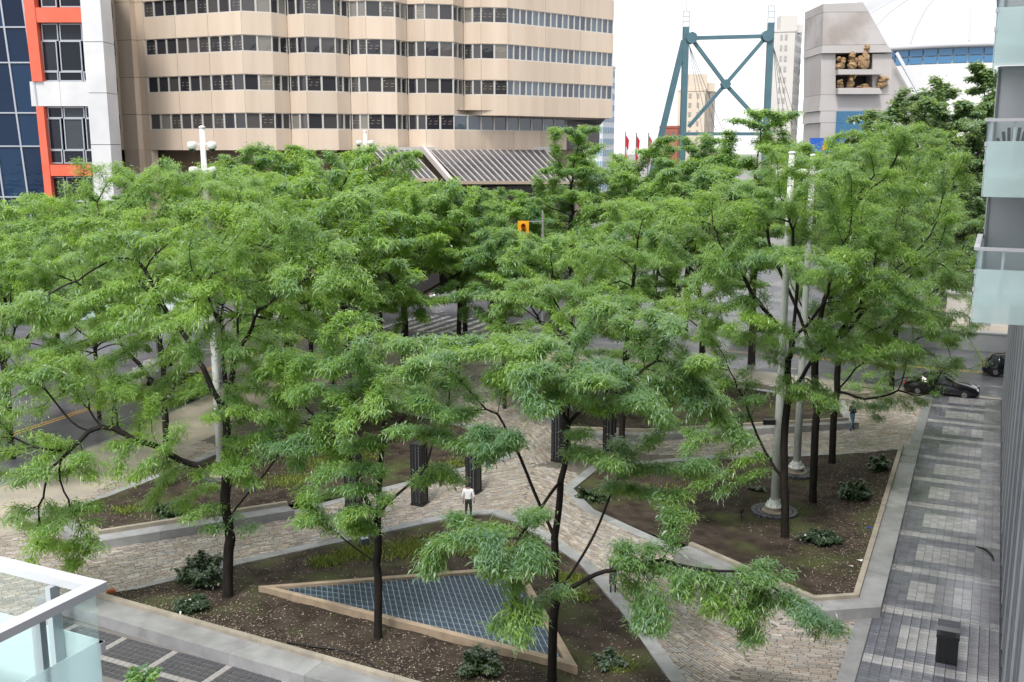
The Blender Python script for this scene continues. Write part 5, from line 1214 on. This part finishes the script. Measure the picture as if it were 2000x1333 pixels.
# ================================================================= FAR TOWERS
def far_tower(label, px0, px1, top, Y, c, cw, mode, depth=14, turn=.35, floors=None, pent=None):
    a, b = P(px0, top, Y), P(px1, top, Y); w_ = b.x - a.x; zt = a.z; cx = (a.x + b.x) / 2
    root = thing('apartment_tower', label, 'building', (cx, Y, -.15), group='distant apartment towers')
    m = mat('tower_wall_' + label[:9].replace(' ', '_'), c, .8, .2, c2=tuple(x * .94 for x in c), scale=.08)
    mw = mat('tower_window_' + label[:9].replace(' ', '_'), cw, .35, .5)
    wa, wb = w_ * (1 - turn), w_ * turn
    # two visible faces: front-left (wide) and right side turning away
    A_, B_, C_ = Vector((a.x, Y + 2, 0)), Vector((a.x + wa, Y, 0)), Vector((b.x, Y + wb * 2.2, 0)); D_ = A_ + (C_ - B_)
    MB().prism([(p.x, p.y) for p in (A_, B_, C_, D_)], -.15, zt).build('wall', m, root)
    nf = floors or int(zt / 3.1); fh = zt / nf
    for (p, q, cols_) in ((A_, B_, mode[0]), (B_, C_, mode[1])):
        t = (q - p).normalized(); n = Vector((t.y, -t.x, 0)); ln = (q - p).length; wm = MB(); ang = math.atan2(t.y, t.x)
        for f in range(max(0, nf - 34), nf):
            for (f0, f1) in cols_: wm.box(p + t * ln * (f0 + f1) / 2 + n * .0 + Vector((0, 0, (f + .5) * fh)), (ln * (f1 - f0), .3, fh * .5), ang)
        if cols_: tag(wm.build('window_grid', mw, root), None, None, kind='stuff')
        for f in range(max(1, nf - 34), nf):
            pass
    if pent:
        MB().box((cx - w_ * .05, Y + 4, zt + pent / 2), (w_ * .42, 5, pent)).build('penthouse', m, root); MB().box((cx + w_ * .2, Y + 5, zt + pent * .25), (w_ * .3, 4, pent * .5)).build('plant_room', m, root)
    pr_ = MB()
    for p, q in ((A_, B_), (B_, C_)):
        pr_.bar(p + Vector((0, 0, zt + .3)), q + Vector((0, 0, zt + .3)), .4, .6)
    pr_.build('parapet', m, root)
colsA = [(.42, .50), (.60, .70)]; colsB = [(k / 8 + .02, k / 8 + .09) for k in range(8)]
far_tower('pale grey apartment slab right of the teal pylon', 1508, 1586, 62, 330, (.58, .56, .53), (.34, .335, .33), (colsA, colsB), turn=.42, pent=5)
far_tower('lower cream apartment tower seen through the pylon cross brace', 1326, 1412, 178, 380, (.64, .56, .46), (.34, .31, .28), ([(.2, .28), (.4, .5), (.7, .78)], [(.1, .2), (.4, .5), (.7, .8)]), turn=.4, pent=6)
far_tower('pinkish apartment tower peeking over the stadium roof', 1712, 1786, 56, 360, (.60, .54, .49), (.28, .27, .27), ([(.3, .36), (.5, .58)], [(.2, .3), (.5, .6)]), turn=.4, pent=5)
far_tower('slim blue glass tower behind the beige corner', 1150, 1208, 130, 300, (.55, .60, .64), (.20, .30, .40), ([(k / 6 + .03, k / 6 + .13) for k in range(6)], [(k / 5 + .03, k / 5 + .15) for k in range(5)]), turn=.5)
far_tower('low red brick block at the foot of the pylon', 1290, 1338, 250, 300, (.34, .12, .085), (.16, .13, .12), ([(.1, .25), (.4, .55), (.7, .85)], [(.2, .4), (.6, .8)]), turn=.3, floors=5)

# ================================================================= TEAL PYLON
def pylon():
    Y = 150.0; M_t = mat('teal_paint', (.065, .14, .175), .45, .4, c2=(.08, .165, .20), scale=.4); M_g = mat('pale_steel_lattice', (.5, .53, .55), .4, .5, .5); sc_ = Y / 2000
    b = P(1425, 300, Y); root = thing('steel_pylon', 'teal steel pylon with cross bracing and a slanted back leg', 'pylon', (b.x, Y, -.15))
    def col_(px, top, lat_top, dy=0):
        t = P(px, top, Y); MB().bar((t.x, Y + dy, -.15), (t.x, Y + dy, t.z), 11 * sc_, 12 * sc_, (0, 1, 0)).build('column', M_t, root)
        lt = P(px, lat_top, Y).z
        for sx in (-.45, .45): MB().bar((t.x + sx, Y + dy, t.z), (t.x + sx, Y + dy, lt), .13).build('lattice_rod', M_g, root)
        for k in range(3): z = t.z + (lt - t.z) * (k + 1) / 3; MB().bar((t.x - .5, Y + dy, z), (t.x + .5, Y + dy, z), .14).build('lattice_rung', M_g, root)
        MB().tube([(t.x, Y + dy, lt), (t.x, Y + dy, lt + 2.2)], .05, 6).build('antenna', M_g, root)
        return t
    t1 = col_(1340, 53, 22); t2 = col_(1506, 45, 12)
    n1, n2 = P(1350, 75, Y), P(1498, 71, Y); ce = P(1417, 165, Y)
    for nn, pp in ((n1, 'gusset'), (n2, 'gusset')): MB().tube([(nn.x, Y - .75, nn.z), (nn.x, Y + .75, nn.z)], 11 * sc_, 8).build('gusset_plate', M_t, root)
    MB().tube([(ce.x, Y - .6, ce.z), (ce.x, Y + .6, ce.z)], 9 * sc_, 8).build('gusset_plate', M_t, root)
    MB().bar(n1, n2, .5, .5).build('cross_beam', M_t, root)
    lb, rb = P(1345, 248, Y), P(1506, 262, Y)
    for p in (n1, n2, lb, rb): MB().bar(p, ce, .5, .5).build('brace', M_t, root)
    l3 = P(1340, 262, Y); r3_ = P(1506, 262, Y); MB().bar(l3, r3_, .45, .45).build('cross_beam', M_t, root)
    tp = P(1336, 80, Y); bt = P(1283, 300, Y); d = (bt - tp); e = bt + d * ((-.15 - bt.z) / d.z); MB().bar(tp, e, .8, .8).build('back_leg', M_t, root)
    M_cb = mat('stay_cable', (.25, .25, .26), .4, .5, .6)
    for k in range(4):
        a = P(1346, 88, Y); c_ = P(1372 + 14 * k, 262, Y - 4 + k * 3); MB().tube([a, c_], .035, 5).build('stay_cable', M_cb, root)
        a = P(1510, 90, Y); c_ = P(1524 + 12 * k, 255, Y + 2 + k * 4); MB().tube([a, c_], .035, 5).build('stay_cable', M_cb, root)
pylon()

# ================================================================= FLAGS
for k, (px, tpy) in enumerate(((1222, 261), (1243, 262), (1267, 262))):
    Y = 132.0; t = P(px, tpy, Y); root = thing('flagpole', ('left', 'middle', 'right')[k] + ' of the three poles with limp red and white flags', 'flag', (t.x, Y, -.15), group='flags near the pylon')
    MB()._lathe((t.x, Y, 0), [(.09, -.15), (.06, t.z), (.1, t.z + .05), (.05, t.z + .15)], 8).build('pole', mat('flag_pole_metal', (.18, .18, .19), .4, .5, .5), root)
    for nm, f0, f1, c_ in (('flag_red', .02, .45, (.55, .02, .04)), ('flag_white', .45, .7, (.65, .6, .6)), ('flag_red', .7, 1, (.55, .02, .04))):
        fl = MB(); n = 6; ln = 3.0
        vs = []; 
        for i in range(n + 1):
            f = f0 + (f1 - f0) * i / n; z = t.z - .15 - f * ln
            for j in range(5): vs.append((t.x + .07 + j * .1 * (1 - .3 * f) - f * .12, Y + .12 * math.sin(j * 2.1 + f * 4), z - j * .16))
        fl.add(vs, [(i * 5 + j, i * 5 + j + 1, (i + 1) * 5 + j + 1, (i + 1) * 5 + j) for i in range(n) for j in range(4)])
        fl.build('flag_band', mat(nm, c_, .7), root, True)

# ================================================================= STADIUM: concrete pylon, niches, dome
def stadium():
    Y = 172.0; k = Y / 2000
    M_c = mat('weathered_concrete', (.47, .45, .44), .8, .2, c2=(.42, .40, .39), scale=.12, detail=6); M_cs = mat('stained_concrete', (.48, .46, .45), .8, .2, c2=(.33, .29, .27), scale=.22, detail=7)
    b = P(1680, 200, Y); root = thing('concrete_pylon', 'weathered concrete stadium pylon with slanted edge and two sculpture niches', 'building', (b.x, Y, -.15))
    def shape(pp, y0, y1, nm, m):
        q = [P(px, py, Y) for px, py in pp]; n = len(q); a = sum(q[i].x * q[(i + 1) % n].z - q[(i + 1) % n].x * q[i].z for i in range(n))
        if a < 0: q.reverse()
        MB().add([(p.x, Y + y0, p.z) for p in q] + [(p.x, Y + y1, p.z) for p in q], [tuple(range(n)), tuple(range(2 * n - 1, n - 1, -1))] + [(i, n + i, n + (i + 1) % n, (i + 1) % n) for i in range(n)]).build(nm, m, root)
    gz = 550
    # upper stained block in lifts
    shape([(1606, 9), (1683, 6), (1694, 24), (1606, 25)], -.6, 10, 'concrete_lift', M_c)
    shape([(1606, 25.6), (1694.4, 24.6), (1730.5, 88), (1604, 89)], -.6, 10, 'concrete_lift', M_cs)
    shape([(1604, 89.6), (1731, 88.6), (1741, 103), (1602.5, 105)], -.6, 10, 'concrete_lift', M_c)
    shape([(1604, 105.6), (1632, 105.6), (1632, 185), (1603, 185)], 0, 10, 'concrete_lift', M_c)
    shape([(1704, 105.6), (1742, 105.6), (1742, 185), (1704, 185)], 0, 10, 'concrete_lift', M_c)
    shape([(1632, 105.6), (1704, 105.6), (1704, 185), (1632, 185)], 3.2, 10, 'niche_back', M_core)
    for y0, y1 in ((137, 147), (173, 185)): shape([(1632, y0), (1704 if y0 < 150 else 1712, y0), (1718, y1), (1632, y1)], -1.4, 3.4, 'niche_shelf', M_c)
    for y0, y1 in ((185.5, 217), (217.6, 240), (240.6, 300), (300.6, gz)): shape([(1603, y0), (1742 + (y0 - 107) * .0, y0), (1742, y1), (1600, y1)], 0, 10, 'concrete_lift', M_c)
    shape([(1743, 106), (1748, 112), (1800, 205), (1850, 300), (1743, 300)], 1.5, 10, 'buttress', M_c)
    # pale gutter along the slope
    a, c_ = P(1744, 104, Y), P(1845, 285, Y); MB().bar((a.x + .5, Y - .2, a.z), (c_.x + .5, Y - .2, c_.z), .35, .5).build('sloping_gutter', mat('pale_gutter', (.6, .62, .66), .4), root)
    a, c_ = P(1634, 218, Y), P(1698, 265, Y)
    MB().box(((a.x + c_.x) / 2, Y - .1, (a.z + c_.z) / 2), (c_.x - a.x, .3, a.z - c_.z)).build('window_frame', mat('blue_frame', (.06, .22, .42), .4), root)
    for i in range(4):
        for j in range(2):
            MB().box((a.x + (c_.x - a.x) * (i + .5) / 4, Y - .28, a.z + (c_.z - a.z) * (j + .5) / 2), ((c_.x - a.x) / 4 - .15, .08, (a.z - c_.z) / 2 - .15)).build('pane', mat('sky_blue_glass', (.03, .13, .24), .08, .6), root)
    # plain rounded bronze-coloured forms standing in the niches
    M_br = mat('ochre_bronze', (.37, .25, .13), .55, .4, c2=(.24, .15, .08), scale=1.2)
    def form(label, px, py, rx, ry, seed):
        # an abstract draped mass: a few overlapping irregular lobes in one mesh
        rg = np.random.default_rng(seed); b_ = MB(); nu, nv = 10, 7; cm_ = P(px, py, Y - .2)
        for li in range(5):
            fx, fz = (0, -.45) if li == 0 else (rg.uniform(-.55, .55), rg.uniform(-.4, .75)); sx_, sz_ = (.75, .5) if li == 0 else (rg.uniform(.3, .5), rg.uniform(.28, .5))
            c0 = cm_ + Vector((fx * rx * k, rg.uniform(-.5, .3), fz * ry * k)); vs = [(c0.x, c0.y, c0.z + sz_ * ry * k)]
            for i in range(1, nv):
                th = math.pi * i / nv
                for j in range(nu):
                    ph = 2 * math.pi * j / nu; r_ = 1 + rg.normal(0, .13); vs.append((c0.x + sx_ * rx * k * r_ * math.sin(th) * math.cos(ph), c0.y + .75 * r_ * math.sin(th) * math.sin(ph), c0.z + sz_ * ry * k * math.cos(th) * (1 + rg.normal(0, .06))))
            vs.append((c0.x, c0.y, c0.z - sz_ * ry * k)); fs = []
            for j in range(nu):
                fs.append((0, 1 + j, 1 + (j + 1) % nu)); fs.append((len(vs) - 1, 1 + (nv - 2) * nu + (j + 1) % nu, 1 + (nv - 2) * nu + j))
                for i in range(nv - 2): a0 = 1 + i * nu; fs.append((a0 + j, a0 + nu + j, a0 + nu + (j + 1) % nu, a0 + (j + 1) % nu))
            b_.add(vs, fs)
        o = b_.build('bronze_form', M_br, None, False, loc=(cm_.x, cm_.y, cm_.z - ry * k)); tag(o, label, 'sculpture', 'ochre sculpture forms in the pylon niches')
    form('leaning ochre sculpture form at the left end of the upper niche', 1641, 123, 12, 14, 1); form('rounded ochre sculpture form in the middle of the upper niche', 1664, 121, 12, 16, 2)
    form('tallest ochre sculpture form at the right of the upper niche', 1687, 112, 13, 25, 3); form('small ochre sculpture form at the left end of the lower niche', 1642, 164, 9, 9, 4)
    form('upright ochre sculpture form in the lower niche', 1662, 156, 10, 17, 5); form('wide flat ochre sculpture form on the lower ledge', 1688, 169, 17, 7, 6); form('ochre sculpture form right of the lower niche beside the maple', 1722, 158, 15, 16, 7)
    # dome and drum behind
    M_roof = mat('white_membrane', (.44, .45, .47), .5, .3, c2=(.40, .41, .43), scale=.03); M_w = mat('white_cladding', (.66, .66, .66), .6, c2=(.6, .6, .61), scale=.05); Yd = 290.0
    cx, cy, R0 = P(2010, 100, Yd).x, Yd + 45, 45.0
    root2 = thing('stadium_dome', 'white domed stadium roof with a blue ribbon window', 'building', (cx, cy, -.15))
    zt, zb = P(1850, 90, Yd).z, P(1850, 122, Yd).z
    n = 72
    MB()._lathe((cx, cy, 0), [(R0 * 1.0, -.15), (R0, zb)], n).build('drum_wall', M_w, root2)
    rows = 2
    for i in range(n):
        a0, a1 = 2 * math.pi * i / n, 2 * math.pi * (i + 1) / n; am = (a0 + a1) / 2
        if math.sin(am) > .25: continue
        for j in range(rows):
            z0, z1 = zb + (zt - zb) * j / rows, zb + (zt - zb) * (j + 1) / rows
            MB().box((cx + (R0 - .4) * math.cos(am), cy + (R0 - .4) * math.sin(am), (z0 + z1) / 2), (.3, 2 * R0 * math.sin((a1 - a0) / 2) - .45, z1 - z0 - .4), am).build('pane', mat('stadium_blue_glass', (.05, .17, .33), .08, .6), root2)
    MB()._lathe((cx, cy, 0), [(R0 - 1.0, zb), (R0 - 1.0, zt)], n).build('window_mullions', mat('pale_blue_mullion', (.40, .50, .60), .4), root2)
    MB()._lathe((cx, cy, 0), [(R0 + 1.0, zt), (R0 + 1.0, zt + 1.0), (R0 * .985, zt + 1.5), (R0 * .9, zt + 6.5), (R0 * .75, zt + 12), (R0 * .55, zt + 17), (R0 * .3, zt + 20.5), (.5, zt + 22)], n).build('roof_shell', M_roof, root2, True)
    for i in range(9):
        a_ = math.pi + math.pi * (i + .5) / 9; pr_ = [(R0 * .985, zt + 1.5), (R0 * .9, zt + 6.5), (R0 * .75, zt + 12), (R0 * .55, zt + 17), (R0 * .3, zt + 20.5)]
        MB().tube([(cx + r_ * math.cos(a_), cy + r_ * math.sin(a_), z_ + .1) for r_, z_ in pr_], .22, 5).build('roof_seam', mat('grey_seam', (.40, .41, .43), .5), root2)
    c2 = P(2060, 100, Yd + 60); MB()._lathe((c2.x, Yd + 105, 0), [(62, zb - 20), (62, zt - 2), (60, zt + 9), (54, zt + 22), (44, zt + 33), (26, zt + 42), (.5, zt + 46)], n).build('roof_shell', M_roof, root2, True)
    lo = P(1640, 285, 165); o = MB().box((lo.x, 165, lo.z), (9.5, .4, 2.4)).box((lo.x - 4, 165.2, lo.z / 2 - .6), (.3, .3, lo.z)).box((lo.x + 4, 165.2, lo.z / 2 - .6), (.3, .3, lo.z)).build('banner_sign', mat('royal_blue_sign', (.02, .10, .45), .5), loc=(lo.x, 165, -.15)); tag(o, 'blue banner with an orange flash below the stadium window', 'sign')
    f = P(1613, 281, 164.5); MB().add([(f.x - .5, 164.7, f.z - 1), (f.x + .7, 164.7, f.z - .9), (f.x - .1, 164.7, f.z + 1.1), (f.x - .5, 164.76, f.z - 1), (f.x + .7, 164.76, f.z - .9), (f.x - .1, 164.76, f.z + 1.1)], [(0, 1, 2), (5, 4, 3), (0, 3, 4, 1), (1, 4, 5, 2), (2, 5, 3, 0)]).build('orange_flash', mat('orange_mark', (.75, .25, .05), .5), o)
stadium()

# ================================================================= LOW WALL AND VERGE ACROSS THE RIGHT-HAND STREET
wl_ = [ST(57.5, -14), ST(57.5, 16)]
o = MB().bar(Vector((wl_[0].x, wl_[0].y, .55)), Vector((wl_[1].x, wl_[1].y, .55)), .5, 1.4).bar(Vector((wl_[0].x, wl_[0].y, 1.3)), Vector((wl_[1].x, wl_[1].y, 1.3)), .6, .12).build('retaining_wall', mat('grey_wall', (.26, .27, .29), .6, c2=(.31, .32, .33), scale=.5), loc=(wl_[0].x, wl_[0].y, -.15)); tag(o, 'long grey retaining wall across the street behind the cars', 'wall')
o = MB().prism([ST(58, -14), ST(58, 16), ST(75, 16), ST(75, -14)], -.15, 1.1).build('raised_terrace', M_conc); tag(o, None, None, kind='structure')
kb = ST(64, -2); root = thing('kiosk', 'small pale kiosk with grey door below the lowest balcony', 'kiosk', (kb.x, kb.y, 1.1))
MB().box((kb.x, kb.y, 2.4), (5, 3, 2.6), TA).build('wall', mat('pale_kiosk', (.6, .57, .54), .6), root); MB().box((kb.x, kb.y, 3.75), (5.4, 3.4, .16), TA).build('roof', mat('grey_kiosk_roof', (.4, .4, .42), .5), root); MB().box(kb + SD * -1.52 + TD * .6 + Vector((0, 0, 2.1)), (.95, .06, 2.0), TA).build('door', mat('grey_door', (.3, .31, .33), .4), root)
hd = MB(); rgh = np.random.default_rng(9)
for _ in range(9000):
    p = ST(rgh.uniform(60, 67), rgh.uniform(-15, -4), 1.1 + abs(rgh.normal(0, .35))); a = rgh.uniform(0, 6.28); l_ = .14
    hd.add([p, p + Vector((math.cos(a) * l_, math.sin(a) * l_, .05)), p + Vector((math.cos(a + .8) * l_, math.sin(a + .8) * l_, .14))], [(0, 1, 2)], random.choice([(.14, .20, .03), (.09, .15, .03), (.2, .24, .04)]))
tag(hd.build('ground_cover', M_grass, loc=ST(63, -9, 1.1)), 'bright green ground cover on the far verge', 'plants', kind='stuff')

# ================================================================= NEAR BUILDING ON THE RIGHT WITH BALCONIES
M_alu = mat('white_aluminium', (.50, .51, .54), .35, .4, c2=(.45, .47, .50), scale=2); M_alg = mat('grey_aluminium', (.42, .46, .49), .35, .4, .3)
M_clear = glass_mat('clear_glass', (.965, .99, .99), .12); M_frost = glass_mat('frosted_glass', (.97, .99, .99), .1, .62, (.76, .91, .92))
M_slab = mat('balcony_concrete', (.45, .45, .46), .7, c2=(.39, .39, .40), scale=1)
def right_building():
    root = thing('residential_tower', 'glass residential building with grey vertical fins at the right edge', 'building', ST(0, 0, 0))
    MB().prism([ST(-31, .35), ST(40.5, .35), ST(40.5, 14), ST(-31, 14)], 0, 34).build('wall', mat('dark_curtain_wall', (.02, .03, .04), .08, .6, c2=(.03, .045, .06), scale=.5), root)
    M_fin = mat('grey_fin', (.30, .32, .35), .4, .4, .2, c2=(.25, .27, .30), scale=2)
    k = 0; s = -9.0
    while s < 40.2:
        MB().prism([ST(s, .02), ST(s + .16, .02), ST(s + .16, .35), ST(s, .35)], 0.02, 11.6).build('fin', M_fin if k % 3 else M_alu, root); s += 1.25; k += 1
    s = -9.0
    while s < 39:
        MB().prism([ST(s + .2, .16), ST(s + 1.2, .16), ST(s + 1.2, .34), ST(s + .2, .34)], .02, .5).build('plinth_panel', M_fin, root); MB().prism([ST(s + .2, .2), ST(s + 1.2, .2), ST(s + 1.2, .34), ST(s + .2, .34)], 3.6, 3.9).build('transom', M_fin, root); s += 1.25
    for i, (s0, s1) in enumerate(((-9, 40.3),)): MB().prism([ST(s0, -.02), ST(s1, -.02), ST(s1, .35), ST(s0, .35)], 11.62, 12.1).build('cornice', M_alu, root)
right_building()
def balcony(label, o, s_dir, t_dir, s_len, t_len, z_rail, front_posts, side_posts, wall_side='s', screen=None, low=1.78):
    # o: outer corner nearest the viewer; panels run along s_dir and t_dir from it
    root = thing('balcony', label, 'balcony', (o.x, o.y, z_rail - low), group='glass balconies')
    Z = lambda v, z: Vector((v.x, v.y, z)); zf = z_rail - 1.12; zb = z_rail - low
    c = [o, o + s_dir * s_len, o + s_dir * s_len + t_dir * t_len, o + t_dir * t_len]
    inn = [o + s_dir * .1 + t_dir * .1, o + s_dir * (s_len - .1) + t_dir * .1, o + s_dir * (s_len - .1) + t_dir * (t_len + .02), o + s_dir * .1 + t_dir * (t_len + .02)]
    MB().prism([(p.x, p.y) for p in inn], zf - .22, zf).build('slab', mat('pale_balcony_floor', (.70, .76, .74), .6, c2=(.66, .72, .71), scale=1), root)
    for d, ln in ((s_dir, s_len), (t_dir, t_len)):
        e = o + d * ln
        MB().bar(Z(o, z_rail + (.004 if d is s_dir else 0)) + d * (.067 if d is t_dir else -.065), Z(e, z_rail + (.004 if d is s_dir else 0)), .13, .075).build('handrail', M_alu, root)
        n = max(1, round(ln / 1.5)); n_in = (t_dir if d is s_dir else s_dir)
        for k in range(n):
            a, b = o + d * (ln * k / n + .02), o + d * (ln * (k + 1) / n - .02)
            MB().bar(Z(a, z_rail - .04 - .22), Z(b, z_rail - .04 - .22), .014, .44).build('clear_pane', M_clear, root)
            MB().bar(Z(a, (z_rail - .485 + zb) / 2), Z(b, (z_rail - .485 + zb) / 2), .014, z_rail - .485 - zb).build('frosted_pane', M_frost, root)
            q = o + d * (ln * (k + (.3 if ln > 1.7 else .5)) / n) + n_in * .07
            MB().bar(Z(q, zf), Z(q, z_rail - .04), .06, .1, n_in).build('post', M_alg, root)
            for zz in (zf + .15, z_rail - .55): 
                w_ = o + d * (ln * k / n + .0) + n_in * .0; MB().bar(Z(w_, zz - .05), Z(w_, zz + .05), .06, .05, n_in).build('glass_clip', M_alu, root)
    return root, zf
bo = ST(-5.4, -1.58)
for k, (zr, lb) in enumerate(((13.62, 'lowest glass balcony at the right with frosted lower panes'), (16.63, 'middle right balcony holding the black lawn chair'), (19.64, 'top right balcony cut by the picture corner'))):
    r_, zf = balcony(lb, bo, SD, TD, 4.2, 1.94, zr, 2, 3)
    e = bo + SD * 4.1
    MB().prism([ST(-5.3 + 4.0, -1.5), ST(-5.3 + 4.06, -1.5), ST(-5.3 + 4.06, .3), ST(-5.3 + 4.0, .3)], zf, zf + 2.55).build('privacy_screen', mat('screen_panel', (.62, .63, .66), .35) if k != 0 else mat('grey_screen_panel', (.36, .38, .40), .3), r_)
    MB().bar(ST(-1.33, -1.46, zf), ST(-1.33, -1.46, zf + 2.6), .06).bar(ST(-1.33, -1.46, zf + 2.58), ST(-1.33, .3, zf + 2.58), .06).build('screen_frame', M_alg, r_)
    MB().prism([ST(-5.5, -1.45), ST(-1.2, -1.45), ST(-1.2, .36), ST(-5.5, .36)], zf + 2.68, zf + 2.78).build('soffit', M_slab, r_) if k == 2 else None
def chair(z):
    b = ST(-4.5, -1.0, z); root = thing('lawn_chair', 'black fan-back lawn chair on the middle balcony', 'chair', b); M_ch = mat('charcoal_plastic', (.018, .02, .026), .5)
    X = lambda x, y, zz: b + TD * x + SD * y + Vector((0, 0, zz))
    for k in range(7):
        f = k - 3; h_ = .98 - .03 * f * f; MB().bar(X(f * .075, -.15, .33), X(f * .115, -.42, h_), .075, .02, SD).build('back_slat', M_ch, root)
    for k in range(5): MB().bar(X(-.28, .38 - k * .11, .38 - k * .02), X(.28, .38 - k * .11, .38 - k * .02), .09, .022).build('seat_slat', M_ch, root)
    for s in (-1, 1):
        MB().bar(X(s * .34, -.35, .6), X(s * .34, .42, .62), .12, .025).build('armrest', M_ch, root); MB().bar(X(s * .30, .36, 0), X(s * .30, .36, .61), .08, .03, SD).build('leg', M_ch, root); MB().bar(X(s * .30, -.45, 0), X(s * .30, -.05, .36), .03, .09).build('leg', M_ch, root)
    MB().bar(X(-.38, -.33, .62), X(.38, -.33, .62), .06, .03).build('back_rail', M_ch, root)
chair(16.63 - 1.12)

# ---- balcony at the lower left, belonging to the wing on that side
ko = Vector((-3.56, 8.22, 0))
rb_, zf = balcony('near glass balcony with white handrail at the bottom left corner', ko, -SD, -TD, 3.6, 4.5, 12.3, 3, 3, low=1.75)
wg = ko - SD * 3.6
pl_ = [wg - SD * .05 + TD * .3, wg - SD * .05 - TD * 9, wg - SD * 5 - TD * 9, wg - SD * 5 + TD * .3]
o = MB().prism([(p.x, p.y) for p in pl_], 0, 11.1).box((wg.x - 4, wg.y, 11.2), (.4, .4, .2)).build('building_wing', M_slab, loc=(wg.x, wg.y, 0)); tag(o, 'concrete wing carrying the bottom left balcony', 'building')
